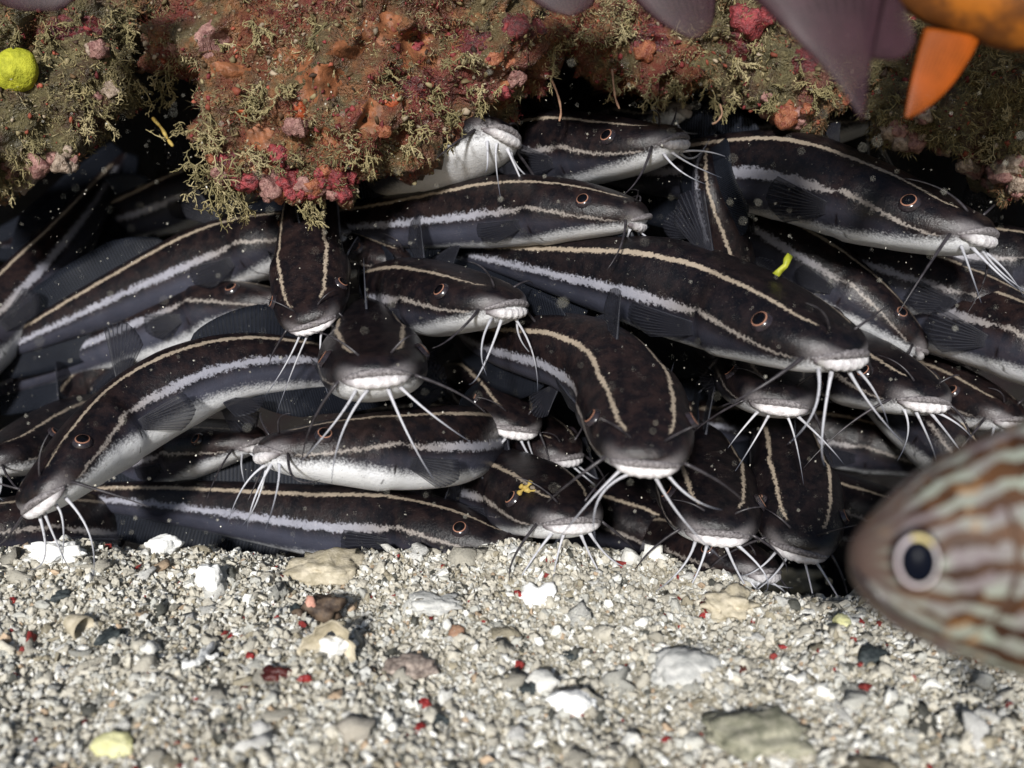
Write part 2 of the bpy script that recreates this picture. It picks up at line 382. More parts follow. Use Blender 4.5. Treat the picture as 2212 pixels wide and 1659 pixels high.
# turf algae on every rock
def turf(R, count, mat_cols, lmin, lmax, seed, zbias=0.2):
    r, v, f, bvh = ROCKS[R.name]; rg = np.random.default_rng(seed)
    fa = np.array([p[:3] for p in f]); cen = v[fa].mean(1); nn = nrm(np.cross(v[fa[:, 1]]-v[fa[:, 0]], v[fa[:, 2]]-v[fa[:, 0]]))
    ok = (nn*nrm(CO-cen)).sum(1) > -.3
    q = cen-CO; dep = q@CF; pxx = 1106+FPX*(q@CR)/dep; pyy = 829.5-FPX*(q@CU)/dep
    ok &= (pxx > -180) & (pxx < 2390) & (pyy > -130)
    cl = np.array([mnoise.noise(Vector(c*.7+seed))+.6*mnoise.noise(Vector(c*1.9+seed)) for c in cen])
    w = ok*(np.clip(cl+.30, .03, 1)**1.4); w /= w.sum()
    idx = rg.choice(len(cen), count, p=w)                      # tufts
    col = np.array(mat_cols)[np.clip(((np.array([mnoise.noise(Vector(cen[i]*.45+seed+30)) for i in idx])+.5+rg.normal(size=count)*.22)*len(mat_cols)).astype(int), 0, len(mat_cols)-1)]*rg.uniform(.5, 1.25, (count, 1))
    k = 6; idx = np.repeat(idx, k); n = len(idx); L = np.repeat(rg.uniform(lmin, lmax, count)*(.5+rg.random(count)), k)*rg.uniform(.5, 1.1, n)
    N = nn[idx]; A = nrm(np.cross(N, [.3, .1, .95])); B = np.cross(N, A); C = np.repeat(col, k, 0)*rg.uniform(.8, 1.2, (n, 1))
    p0 = cen[idx]+A*rg.normal(size=(n, 1))*.07+B*rg.normal(size=(n, 1))*.07-N*.03
    d = nrm(N*rg.uniform(.3, 1, (n, 1))+A*rg.normal(size=(n, 1))*.7+B*rg.normal(size=(n, 1))*.7+np.array([0, -.1, -zbias])); d2 = nrm(d+rg.normal(size=(n, 3))*.6+np.array([0, 0, -zbias*.4]))
    p1 = p0+d*L[:, None]*.55; p2 = p1+d2*L[:, None]*.5; X = nrm(np.cross(d, [.2, .9, .3])); Y = np.cross(d, X); rad = rg.uniform(.006, .017, n)[:, None]
    V = np.empty((n, 7, 3))
    for j, an in enumerate((0, 2.09, 4.19)):
        o = (X*math.cos(an)+Y*math.sin(an))*rad; V[:, j] = p0+o; V[:, 3+j] = p1+o*.85
    V[:, 6] = p2
    F0 = np.array([[0, 1, 4], [0, 4, 3], [1, 2, 5], [1, 5, 4], [2, 0, 3], [2, 3, 5], [3, 4, 6], [4, 5, 6], [5, 3, 6]])
    o = mk('turf_algae', V.reshape(-1, 3), (F0[None]+(np.arange(n)*7)[:, None, None]).reshape(-1, 3), M_TURF, R, cols=np.clip(np.repeat(C, 7, 0), 0, .8)); o['kind'] = 'stuff'
def mat_turf():
    t = NT('turf_algae'); return t.set(t.attr('col', 'Color'), .65, .2)
M_TURF = mat_turf()
def crust(R, count, cols, seed):
    r, v, f, bvh = ROCKS[R.name]; rg = np.random.default_rng(seed)
    fa = np.array([p[:3] for p in f]); cen = v[fa].mean(1); nn = nrm(np.cross(v[fa[:, 1]]-v[fa[:, 0]], v[fa[:, 2]]-v[fa[:, 0]]))
    ok = (nn*nrm(CO-cen)).sum(1) > -.3; q = cen-CO; dep = q@CF; pyy = 829.5-FPX*(q@CU)/dep; pxx = 1106+FPX*(q@CR)/dep; ok &= (pyy > -120) & (pxx > -150) & (pxx < 2360)
    sel = rg.choice(np.flatnonzero(ok), count); n = count; m = 12
    cl = np.array([mnoise.noise(Vector(cen[i]*.55+seed)) for i in sel])
    rad = .018*(5.0**(rg.random(n)**2.6)); V = ICO1[0][None]*rg.uniform(.45, 1.5, (n, m, 1))*rad[:, None, None]
    V = np.einsum('nij,nmj->nmi', rots(n), V*np.stack([rg.uniform(.8, 1.8, n), np.ones(n), rg.uniform(.5, 1, n)], -1)[:, None])+(cen[sel]+nn[sel]*rad[:, None]*.3)[:, None]
    ci = np.clip(((cl+.5+rg.normal(size=n)*.28)*len(cols)).astype(int), 0, len(cols)-1); C = np.array(cols)[ci]*rg.uniform(.5, 1.3, (n, 1))
    o = mk('crust', V.reshape(-1, 3), (ICO1[1][None]+(np.arange(n)*m)[:, None, None]).reshape(-1, 3), M_TURF, R, smooth=False, cols=np.clip(np.repeat(C, m, 0), 0, .8)); o['kind'] = 'stuff'
CR_ = [(.15, .028, .028), (.04, .024, .016), (.16, .125, .065), (.10, .06, .03), (.20, .165, .09), (.22, .06, .035), (.10, .055, .03), (.13, .10, .05), (.26, .21, .15)]
KH = [np.array(c) for c in ((.24, .20, .10), (.32, .27, .15), (.17, .145, .07), (.22, .12, .06))]
RD = [np.array(c) for c in ((.16, .03, .02), (.24, .20, .10), (.20, .09, .04), (.11, .02, .02), (.28, .24, .13))]
turf(R_C, 10500, [KH[1], RD[0], KH[0], RD[3], RD[2], KH[2], KH[1]], .07, .24, 21); turf(R_R, 3400, KH, .10, .30, 22); turf(R_F, 3400, KH, .10, .30, 23); turf(R_L, 3200, KH, .10, .30, 24)
for R_, n_, sd_ in ((R_C, 7000, 1), (R_R, 2500, 2), (R_F, 3000, 3), (R_L, 2600, 4)): crust(R_, n_, CR_, sd_)

# ================================================================== CATFISH
HT = np.array([0, .05, .15, .4, .8, 1.3, 1.9, 2.6, 3.3, 4.0, 5.0])
HW = np.array([0, .36, .58, .82, 1.02, 1.14, 1.20, 1.20, 1.12, 1.02, .93])
HU = np.array([0, .17, .29, .43, .56, .70, .84, .96, 1.04, 1.10, 1.10])
HB = np.array([0, .18, .31, .46, .58, .68, .78, .87, .93, .97, 1.0])
def herm(x, xs, ys):                        # smooth interpolation in sqrt(t)
    q = np.sqrt(np.maximum(x, 0)); qs = np.sqrt(xs); m = np.gradient(ys, qs)
    i = np.clip(np.searchsorted(qs, q)-1, 0, len(qs)-2); h = qs[i+1]-qs[i]; u = np.clip((q-qs[i])/h, 0, 1)
    return (2*u**3-3*u**2+1)*ys[i]+(u**3-2*u**2+u)*h*m[i]+(-2*u**3+3*u**2)*ys[i+1]+(u**3-u**2)*h*m[i+1]
def sstep(x, a, b): u = np.clip((x-a)/(b-a), 0, 1); return u*u*(3-2*u)

class Fish:
    def __init__(s, name, label, pts, up=(0, 1, -.35), k=1.0, cat='catfish', upt=None, group=None, chin=None, chin_len=2.5, fan=1.0, detail=1, nasal=True, dorsal=.9, pect=1.0, pelvic=.9, mx=None, gape=0.0, seed=None, wb=0.0):
        s.wb = wb
        s.k = k; rg = np.random.default_rng(seed if seed is not None else abs(hash(label)) % 1000 if False else len(label)*7+int(pts[0][0])); s.rg = rg
        P = crom([px(*p) for p in pts]); seg = np.r_[0, np.cumsum(np.linalg.norm(np.diff(P, axis=0), axis=1))]; s.L = seg[-1]; s.P = P; s.seg = seg
        u0 = nrm(cv(*up)); u1 = nrm(cv(*(upt or up)))
        T = -nrm(np.gradient(P, axis=0))               # forward = towards the snout
        f = (seg/s.L)[:, None]; U = nrm(u0*(1-f)+u1*f); N = nrm(U-(U*T).sum(1, keepdims=True)*T); B = np.cross(T, N)
        s.T, s.N, s.B = T, N, B
        c = P[np.argmin(np.abs(seg-3.2*k))]; base = c.copy()
        s.r = root(name, base); tag(s.r, label, cat, group or 'striped catfish crowded under the ledge')
        s.body()
        s.eyes(); s.lips(gape); s.barbels(chin, chin_len, fan, nasal, mx); s.fins(dorsal, pect, pelvic)
    def at(s, t):
        g = lambda A: np.array([np.interp(t, s.seg, A[:, i]) for i in range(3)])
        return g(s.P), g(s.T), g(s.N), g(s.B)
    def dims(s, t):
        k = s.k; t = np.asarray(t, float); q = np.clip(t/k, 0, 5)
        w, u, b = herm(q, HT, HW), herm(q, HT, HU), herm(q, HT, HB)
        f = np.clip((t/k-5)/max(s.L/k-5, .5), 0, 1)
        w = w*((1-f)**1.05*.95+.05*(1-f)); u = u*((1-f)**.85*.93+.07); b = b*((1-f)**.9*.93+.07)
        gill = 1+.075*sstep(q, 2.1, 3.0)*(1-sstep(q, 3.08, 3.16))
        return w*k*gill, u*k, b*k*(1+.6*(gill-1))
    def surf(s, t, th):
        w, u, b = s.dims(t); P, T, N, B = s.at(t); cx, cz = math.cos(th), math.sin(th); e = .88
        x = float(w)*math.copysign(abs(cx)**e, cx); z = float(u if cz > 0 else b)*math.copysign(abs(cz)**e, cz)
        return P+B*x+N*z, nrm(B*(x/float(w)**2)+N*(z/float(u if cz > 0 else b)**2))
    def body(s):
        k = s.k; n1, n2, m = 32, 54, 44
        ts = np.r_[(np.linspace(0, 1, n1)**2)*3.4*k, np.linspace(3.4*k, s.L, n2)[1:]]
        ts[0] = 1e-4; th = np.linspace(0, 2*np.pi, m, endpoint=False)-np.pi/2
        w, u, b = s.dims(ts); Pp = np.stack([np.interp(ts, s.seg, s.P[:, i]) for i in range(3)], -1)
        Nn = nrm(np.stack([np.interp(ts, s.seg, s.N[:, i]) for i in range(3)], -1)); Bb = nrm(np.stack([np.interp(ts, s.seg, s.B[:, i]) for i in range(3)], -1))
        c, sn = np.cos(th), np.sin(th); e = .88
        X = w[:, None]*np.sign(c)*np.abs(c)**e; Z = np.where(sn > 0, u[:, None], b[:, None])*(np.sign(sn)*np.abs(sn)**e)
        V = Pp[:, None]+Bb[:, None]*X[..., None]+Nn[:, None]*Z[..., None]
        q = ts/k; Q = np.repeat(q[:, None], m, 1)
        A = np.where(np.cos(th) >= 0, th, np.pi-th); A = (A+np.pi) % (2*np.pi)-np.pi; A = np.repeat(np.degrees(A)[None], len(ts), 0)   # -90 belly .. 90 back
        f = np.clip((q-5)/max(s.L/k-5, .5), 0, 1)
        r = ((w+u)/2)[:, None]
        t1 = np.interp(q, [0, .35, .8, 1.6, 3, 5], [70, 66, 60, 58, 54, 46])-f*14
        t2 = np.interp(q, [0, .5, 1.0, 1.8, 2.6, 3.1, 3.3, 5], [-24, -20, -12, -3, 3, 7, 2, -2])-f*4
        fade = 1-sstep(f, .80, 1.0); vw = s.rg.uniform(.8, 1.1)
        ph = s.rg.uniform(0, 6)
        w1 = np.interp(q, [0, .4, .6, 1.5, 3, 5], [-.2, -.05, .028, .045, .058, .07])*k*(1-.5*f)*fade+(fade-1)*.2
        w2 = np.interp(q, [0, .45, .7, 1.6, 3.0, 3.06, 3.14, 3.2, 3.9, 5], [-.2, -.05, .034, .045, .052, -.05, -.05, .04, .082, .1])*vw*k*(1-.6*f)*fade+(fade-1)*.2
        d1 = np.radians(A-t1[:, None])*r; d2 = np.radians(A-t2[:, None])*r
        tb = np.interp(q, [0, .25, .5, 1.0, 2.0, 3.0, 3.2, 4.5, 6.0, 8.0, 10], [-30, -24, -24, -27, -32, -42, -46, -50, -58, -72, -95])
        tb = tb+s.wb*sstep(q, .6, 2)
        bel = -np.radians(A-tb[:, None])*r/k
        qg = 3.12-.55*np.clip((A-5)/75, -1, .2)**2*np.sign(A-5)*-1-.0*A; qg = 3.12-.75*np.clip((5-A)/95, 0, 1)**1.6; gl = np.abs(Q-qg)+1.5*sstep(A, 8, 18)+1.5*sstep(-A, 70, 84)
        und = sstep(t2[:, None]-A, 2, 22)*sstep(Q, 2.9, 4)*(.75-.35*f[:, None])+.35*sstep(t2[:, None]-A, 4, 20)*(1-sstep(Q, 2.9, 4))*sstep(Q, .8, 1.4)
        pale = (1-sstep(Q, .06, .62))*sstep(42-A, 0, 50)
        s.bodyo = mk('body', V.reshape(-1, 3), [tuple(x) for x in ring_faces(len(ts), m)]+[tuple(range(m)), tuple(range((len(ts)-1)*m, len(ts)*m))[::-1]], M_FISH, s.r,
           attrs=dict(d1=d1.ravel(), d2=d2.ravel(), w1=np.repeat(w1, m), w2=np.repeat(w2, m), bel=bel.ravel(), und=np.clip(und, 0, 1).ravel(), pale=pale.ravel(), gl=gl.ravel(), hd=(1-sstep(Q, 2.6, 5.5)).ravel()))
    def eyes(s):
        k = s.k
        for sd in (1, -1):
            th = math.radians(24); th = th if sd > 0 else math.pi-th
            p, n = s.surf(1.44*k, th); a, b, n = frame(n)
            def cap(q0, q1, lift, nr=6, ns=22):
                V = []
                for i in range(nr):
                    q = q0+(q1-q0)*i/(nr-1)
                    for j in range(ns):
                        an = 2*math.pi*j/ns; V.append(p+(a*math.cos(an)+b*math.sin(an))*.235*k*q+n*(-.03*k+.135*k*math.sqrt(max(0, 1-q*q))+lift*k))
                return V, [tuple(x) for x in ring_faces(nr, ns)]
            v, f = cap(0, 1, 0, 8); e = mk('eye', v, f, M_RIM, s.r)
            v, f = cap(.60, .71, .004); mk('iris', v, f, M_IRIS, e)
            v, f = cap(0, .61, .006); mk('pupil', v, f, M_PUPIL, e)
    def front(s, x, z):                      # distance from the snout at which the head's skin passes through (x, z)
        lo, hi = 1e-3, 3.0*s.k
        for _ in range(40):
            mid = (lo+hi)/2; w, u, b = s.dims(mid); h = u if z > 0 else b
            if (abs(x)/w)**2.2+(abs(z)/h)**2.2 > 1: lo = mid
            else: hi = mid
        return hi
    def pt(s, x, z, out=0.0):
        t = s.front(x, z); P, T, N, B = s.at(t); return P+B*x+N*z+T*out
    def lips(s, gape):
        k = s.k
        for nm, zc, cur, half, r0, mat in (('lower_lip', -.23-gape, .07, .70, .135, M_LIPW), ('upper_lip', -.015, -.12, .74, .085, M_LIPD)):
            us = np.linspace(-1, 1, 25); pts = [s.pt(u*half*k, (zc+cur*(u*u))*k, .015*k) for u in us]
            rad = r0*k*(1-np.abs(us)**3*.65)*(1+.10*np.sin(us*23+s.rg.uniform(0, 6))+.05*np.sin(us*51))
            v, f = tube(pts, rad, 10); mk(nm, v, f, mat, s.r, attrs=dict(e=np.repeat(np.abs(us), 10)))
    def barbels(s, chin, L, fan, nasal, mx):
        k = s.k; rg = s.rg; P, T, N, B = s.at(.5*k)
        down = nrm(np.array([0, 0, -1.])*.55-N*.6)
        cd = nrm(cv(*chin)) if chin else nrm(down+T*.35)
        for i, x in enumerate((-.46, -.2, .2, .46)):
            p = s.pt(x*k, -.36*k, -.03*k)
            d = nrm(cd+B*x*fan*1.7+rg.normal(size=3)*.06); l = L*k*rg.uniform(.75, 1.0)*(1.0 if abs(x) < .3 else .95)
            e = p+d*l+B*np.sign(x)*rg.uniform(-.25, .45)*fan*k+rg.normal(size=3)*.2; mid = p+d*l*.55+(rg.normal(size=3)*.26+B*np.sign(x)*.08*fan)*k
            n = 14; u = np.linspace(0, 1, n); v, f = tube(bez(p, mid, e, n), (.027*(1-u)**.8+.005)*k*(1+.6*np.exp(-u*14)), 8)
            mk('chin_barbel', v, f, M_BARB, s.r, attrs=dict(u=np.repeat(u, 8)))
        for sd in (1, -1):
            p = s.pt(sd*.80*k, -.14*k, -.04*k); d = nrm(T*.1+B*sd*.75+down*.75+rg.normal(size=3)*.14); l = 1.9*k*rg.uniform(.7, 1.1)
            if mx: d = nrm(cv(*mx[0 if sd > 0 else 1]))
            mid = p+d*l*.55+(B*sd*.25+rg.normal(size=3)*.12)*k; e = p+d*l+(-T*.35+rg.normal(size=3)*.3)*k
            n = 14; u = np.linspace(0, 1, n); v, f = tube(bez(p, mid, e, n), (.034*(1-u)**.8+.006)*k, 7); mk('mouth_barbel', v, f, M_BARBD, s.r)
            if nasal:
                p = s.pt(sd*.34*k, .36*k, -.02*k); d = nrm(T*.25+B*sd*.9+N*.55+rg.normal(size=3)*.2); l = 1.25*k*rg.uniform(.6, 1.1)
                mid = p+d*l*.5+N*.15*k; e = p+d*l-T*.5*k+np.array([0, 0, -.15])
                v, f = tube(bez(p, mid, e, n), (.026*(1-u)**.8+.005)*k, 7); mk('nasal_barbel', v, f, M_BARBD, s.r)
    def fan_fin(s, nm, p, ax, wide, L, half, nr=10, mat=None, cup=.12):
        V, ray, rad = [], [], []; nn = nrm(np.cross(ax, wide)); nq = 7; ns = nr*2+1
        for side in (1, -1):
            for j in range(ns):
                u = -1+2*j/(ns-1); an = u*half; dr = ax*math.cos(an)+wide*math.sin(an)
                ll = L*(1-.22*max(0, -u)-.10*u*u)*(1-.012*(j % 2))
                for q in range(nq):
                    v = q/(nq-1); V.append(p+dr*ll*v+wide*u*.10*L+nn*(cup*L*(v*v)*(1-.5*u*u)+side*(.028*(1-v)+.004+.002*(j % 2))*s.k)); ray.append(j/(ns-1)); rad.append(v)
        F = []; o = ns*nq
        for j in range(ns-1):
            for q in range(nq-1):
                a = j*nq+q; F += [(a, a+1, a+nq+1, a+nq), (o+a, o+a+nq, o+a+nq+1, o+a+1)]
        for j in range(ns-1): a = j*nq+nq-1; F.append((a, o+a, o+a+nq, a+nq))
        for q in range(nq-1):
            F.append((q, o+q, o+q+1, q+1)); a = (ns-1)*nq+q; F.append((a, a+1, o+a+1, o+a))
        return mk(nm, V, F, mat or M_FIN, s.r, attrs=dict(ray=ray, rad=rad))
    def fins(s, dorsal, pect, pelvic):
        k = s.k
        if pect:
            for sd in (1, -1):
                th = math.radians(-18); p, n = s.surf(3.28*k, th if sd > 0 else math.pi-th); P, T, N, B = s.at(3.28*k); n = n if n@B*sd > 0 else -n
                ax = nrm(-T*.95+n*.30-N*.10+s.rg.normal(size=3)*.07); wd = nrm(N*.9+n*.25-ax*(ax@(N*.9+n*.25)))
                s.fan_fin('pectoral_fin', p-n*.05*k, ax, wd, 1.4*k*pect*s.rg.uniform(.85, 1.1), s.rg.uniform(.2, .38))
        if pelvic and s.L > 7*k:
            for sd in (1, -1):
                th = math.radians(-66); p, n = s.surf(5.9*k, th if sd > 0 else math.pi-th); P, T, N, B = s.at(5.9*k)
                ax = nrm(-T*.55+n*.75+B*sd*.15); wd = nrm(-T-ax*(ax@(-T)))
                s.fan_fin('pelvic_fin', p-n*.05*k, ax, wd, 1.15*k*pelvic, .45)
        if dorsal and s.L > 5*k:
            P, T, N, B = s.at(4.0*k); w, u, b = s.dims(4.0*k); p = P+N*(float(u)*.93)
            ax = nrm(N*.75-T*.65+B*s.rg.normal()*.12); wd = nrm(T-ax*(ax@T)); s.fan_fin('dorsal_fin', p, ax, wd, 1.55*k*dorsal, .33, 6, cup=.03)
        for nm, t0, sg in (('back_fin', 5.6, 1), ('anal_fin', 6.6, -1)):
            if s.L < (t0+2)*k: continue
            n = 46; ts = np.linspace(t0*k, s.L, n); V, ray, rad = [], [], []
            for side in (1, -1):
                for i, t in enumerate(ts):
                    P, T, N, B = s.at(t); w, u, b = s.dims(t); h = float(u if sg > 0 else b); g = i/(n-1)
                    H = (.88 if sg > 0 else .8)*k*min(1, (g*5)**.6)*(1-.5*g**2)+.05; wob = .05*math.sin(g*19+s.rg.random()*.2)
                    for q in range(5):
                        v = q/4; V.append(P+N*sg*(h*.90+H*v)-T*v*.25*k*(.3+g)+B*(side*(.045*(1-v)+.006)*k+wob*v*k)); ray.append(g); rad.append(v)
            F = []; o = n*5
            for i in range(n-1):
                for q in range(4):
                    a = i*5+q; F += [(a, a+1, a+6, a+5), (o+a, o+a+5, o+a+6, o+a+1)]
                a = i*5+4; F.append((a, o+a, o+a+5, a+5))
            for q in range(4): a = (n-1)*5+q; F.append((a, a+1, o+a+1, o+a)); F.append((q, o+q, o+q+1, q+1))
            mk(nm, V, F, M_RIB, s.r, attrs=dict(ray=ray, rad=rad))

CAT = 'striped_catfish'
def F(label, pts, **kw): return Fish(CAT, label, pts, **kw)
# --- the fish that show their heads
F('catfish with gleaming white belly arching down head first above the gravel at its snout', [(70, 1085, 24.3), (135, 1028, 25.3), (258, 925, 26.8), (400, 835, 27.6), (520, 795, 28.2), (650, 790, 29), (790, 800, 30.5), (930, 800, 33)], wb=17, up=(-.5, .87, .02), chin=(.28, -1, .1), chin_len=1.6, fan=.25, k=.98)
F('white-bellied catfish in profile with four pale chin barbels swept backwards over its neighbour', [(560, 968, 25.2), (640, 975, 25.6), (760, 978, 26), (880, 976, 26.6), (980, 965, 27.6), (1050, 950, 30), (1090, 930, 34), (1110, 900, 38)], wb=14, up=(-.05, 1, .12), chin=(-.5, -1, -.1), chin_len=1.75, fan=.5, k=.97)
F('catfish staring straight out with a broad white lower lip and round white chin', [(814, 802, 23.3), (811, 800, 24.6), (802, 776, 26.6), (790, 732, 28.8), (775, 685, 32), (750, 660, 37)], up=(-.06, 1, -.15), k=1.02, fan=1.15, chin=(.05, -1, -.25))
F('catfish hanging head down, its back to the water, below the red encrusted boulder', [(672, 700, 26.6), (672, 650, 27.6), (670, 570, 28.6), (672, 490, 29.6), (680, 410, 30.8), (700, 330, 32.5), (720, 270, 35), (720, 240, 39)], up=(-.12, .35, -1), k=.83, chin=(-.1, -1, .15), chin_len=2.6, fan=1.0)
F('catfish with parted pale lips looking out between the hanging fish and the longest striped body', [(1112, 652, 25.4), (1040, 655, 26.2), (950, 650, 27.6), (860, 640, 29.6), (790, 640, 32), (700, 650, 35), (640, 655, 38)], up=(-.02, 1, -.10), k=.95, fan=.9, chin=(.12, -1, -.05), chin_len=2.2, gape=.05)
F('slender catfish with its mouth open lying on top of the longest striped body', [(1400, 466, 27), (1320, 460, 27.3), (1200, 458, 28), (1060, 462, 29), (930, 475, 30), (800, 485, 31.2), (640, 490, 33), (500, 500, 36)], up=(0, 1, -.16), k=.9, gape=.1, chin=(.3, -.6, .6), chin_len=1.0, fan=.4)
F('catfish high in the shoal with white barbels against the dark rear of the hollow', [(1470, 292, 27.8), (1400, 315, 28.4), (1300, 325, 29.4), (1180, 325, 30.6), (1080, 345, 32.5), (960, 355, 36), (850, 360, 40)], up=(-.2, 1, -.08), k=1.0, chin=(1, -.25, 0), chin_len=1.5, fan=.6)
F('catfish showing its white chin from under the edge of the red encrusted boulder', [(1100, 280, 27.6), (1040, 305, 28.2), (950, 338, 29.4), (850, 362, 31.4), (740, 380, 35), (620, 380, 39)], up=(-.25, 1, .42), k=1.0, chin=(.2, -1, -.1), chin_len=1.5, fan=1.1)
F('thick catfish lying under the rock with pink barnacle-like lumps, pectoral fin spread', [(2138, 498, 25.6), (2065, 496, 26.2), (1965, 470, 27), (1845, 432, 27.8), (1700, 385, 28.8), (1560, 372, 30), (1420, 375, 32), (1290, 385, 36)], up=(.18, 1, -.2), k=1.12, chin=(.7, -1, -.1), chin_len=1.6, fan=.8, dorsal=.35)
F('longest catfish in full view, stripes running from tail to white lipped head', [(1842, 762, 23.0), (1775, 742, 23.7), (1670, 703, 24.8), (1550, 660, 26), (1400, 615, 27), (1270, 590, 28), (1150, 568, 29), (1040, 550, 30), (960, 545, 31)], up=(.15, 1, -.38), k=1.12, chin=(.25, -1, -.05), chin_len=2.0, fan=1.1)
F('catfish bent in an S with its striped head thrust out over the gravel', [(1398, 1000, 21.9), (1388, 950, 22.9), (1362, 875, 24.4), (1310, 805, 25.6), (1230, 765, 26.6), (1150, 752, 27.6), (1080, 742, 28.8), (1020, 725, 30.4), (980, 705, 32.5)], up=(.05, .72, -.8), upt=(0, 1, -.15), k=.98, chin=(0, -1, -.05), chin_len=2.0, fan=1.15, dorsal=.8)
F('catfish peering out right under the white jaw of the longest catfish', [(1690, 868, 26), (1672, 845, 27.2), (1645, 810, 29), (1610, 780, 31.5), (1560, 760, 35), (1500, 750, 39)], up=(.1, 1, -.35), k=1.0, chin=(.1, -1, 0), chin_len=2.0, fan=1.0)
F('dark catfish with thin white lip behind the barbels of the longest catfish', [(2012, 862, 26.6), (1970, 848, 27.4), (1890, 818, 28.8), (1800, 780, 31), (1710, 740, 34), (1620, 710, 38)], up=(.15, 1, -.25), k=1.0, chin=(.6, -1, 0), chin_len=1.9, fan=.7, dorsal=0)
F('catfish with a scrap of yellow weed on its eye resting low over the gravel', [(1245, 1122, 25.2), (1205, 1105, 26.3), (1140, 1075, 28), (1050, 1045, 30), (980, 1020, 33), (920, 1000, 37)], up=(.12, 1, -.38), k=1.0, chin=(.1, -1, .05), chin_len=2.0, fan=.9, seed=4)
F('catfish with head lowered behind the barbels of the S-bent catfish', [(1555, 1150, 25), (1542, 1115, 26.1), (1525, 1060, 27.8), (1505, 1005, 29.8), (1490, 960, 33), (1480, 930, 38)], up=(.05, .8, -.6), k=1.02, chin=(0, -1, 0), chin_len=1.9, fan=1.1)
F('catfish nose down beside the big-eyed brown striped fish, barbels on the gravel', [(1728, 1190, 25.6), (1728, 1150, 26.3), (1718, 1080, 27.6), (1700, 1010, 29), (1680, 945, 31), (1660, 890, 35)], up=(.02, .6, -.85), k=.95, chin=(0, -1, 0), chin_len=1.6, fan=1.0)
F('long catfish stretched along the gravel edge, lowest of the shoal', [(1135, 1192, 27.4), (1070, 1177, 27.8), (970, 1158, 28.3), (850, 1142, 29), (690, 1128, 29.6), (520, 1105, 30.2), (350, 1085, 30.8), (200, 1075, 31.6), (60, 1075, 33)], wb=6, up=(.08, 1, .08), k=1.0, chin=(.2, -1, .5), chin_len=1.0, fan=.6)
F('catfish with white jaw squeezed flat on the gravel beneath other heads', [(1668, 1232, 27), (1610, 1222, 27.6), (1530, 1200, 28.6), (1450, 1185, 30.5), (1370, 1175, 33.5), (1300, 1170, 37)], up=(.1, 1, .05), k=.9, chin=(.5, -.6, .3), chin_len=1.0, fan=.5)
# --- bodies seen between them
F('catfish body with orange-lit stripe and pale flank, head behind the hanging fish', [(760, 500, 31.2), (690, 505, 31.5), (580, 530, 32), (460, 565, 32.5), (330, 615, 33), (190, 675, 33.5), (40, 740, 34.2), (-110, 790, 35)], up=(-.2, 1, -.05), k=1.02)
F('catfish body slanting up towards the dark gap beside the yellow sponge rock', [(-160, 900, 33.5), (-110, 850, 33.6), (-30, 740, 34), (70, 620, 35), (150, 520, 36.5), (215, 420, 39), (270, 330, 42)], up=(-.8, .5, -.2), k=1.0)
F('dim catfish far back, bluish, under the left end of the red boulder', [(640, 330, 37), (560, 370, 37.3), (440, 420, 38), (300, 465, 39), (160, 500, 40), (0, 530, 41.5)], up=(-.2, 1, -.1), k=1.0)
F('catfish with a fanned pelvic fin seen beneath the orange-lit stripe', [(640, 660, 31.5), (560, 665, 32), (450, 680, 32.8), (320, 715, 33.6), (180, 765, 34.4), (40, 820, 35.4), (-90, 870, 36.5)], up=(-.15, 1, .25), k=1.0, pelvic=1.3)
F('short stretch of catfish flank with a tan stripe behind the arching catfish', [(330, 690, 34.6), (290, 725, 34.6), (225, 800, 35), (170, 880, 35.8), (130, 960, 37), (110, 1040, 39)], up=(-.9, .3, -.3), k=.95)
F('catfish behind the lowered head of the arching catfish', [(-40, 1000, 29), (20, 985, 29.4), (90, 960, 31), (170, 930, 33), (260, 900, 36), (340, 880, 40)], up=(-.2, 1, -.1), k=.95, chin_len=1.2)
F('catfish lying on the gravel under the barbels of the arching catfish', [(-190, 1175, 28.6), (-130, 1165, 28.8), (-30, 1150, 29.2), (70, 1145, 29.8), (170, 1150, 31), (280, 1155, 33.5)], up=(0, 1, .1), k=1.0)
F('catfish body crossing behind the head of the longest catfish', [(2000, 760, 30.2), (1940, 715, 30.4), (1840, 640, 30.6), (1740, 570, 31), (1640, 505, 31.6), (1540, 450, 32.5), (1430, 400, 34), (1300, 360, 37)], up=(.5, .9, -.1), k=.9, chin_len=1.2)
F('catfish body with broad tan stripe below the thick catfish', [(2320, 740, 29.6), (2240, 710, 29.8), (2120, 665, 30.2), (1990, 615, 30.8), (1860, 570, 31.6), (1730, 530, 33), (1600, 490, 35.5)], up=(.3, 1, -.08), k=.95, chin_len=1.2)
F('catfish body beneath the chin barbels of the thick catfish', [(2460, 610, 29.8), (2380, 600, 29.9), (2250, 580, 30.2), (2110, 562, 30.8), (1960, 545, 31.6), (1800, 530, 33), (1650, 520, 36)], up=(.1, 1, -.05), k=.98)
F('catfish body with two clear stripes above the big-eyed brown striped fish', [(2480, 850, 28), (2400, 825, 28.2), (2270, 770, 28.8), (2140, 715, 29.8), (2010, 670, 31.2), (1880, 640, 33.5)], up=(.25, 1, 0), k=1.12)
F('catfish tail end standing upright beside the thick catfish', [(1600, 760, 31.5), (1590, 700, 31), (1575, 600, 30), (1555, 510, 29.2), (1530, 430, 28.8), (1520, 360, 29), (1525, 310, 30)], up=(.6, .1, -.85), k=.7, pelvic=1.2)
F('dark catfish deep in the hollow behind the white-lipped heads', [(2180, 1120, 29.6), (2120, 1060, 29.8), (2040, 970, 30.4), (1960, 885, 31.4), (1890, 800, 33), (1830, 720, 36)], up=(.6, .7, -.1), k=.95, chin_len=1.0)
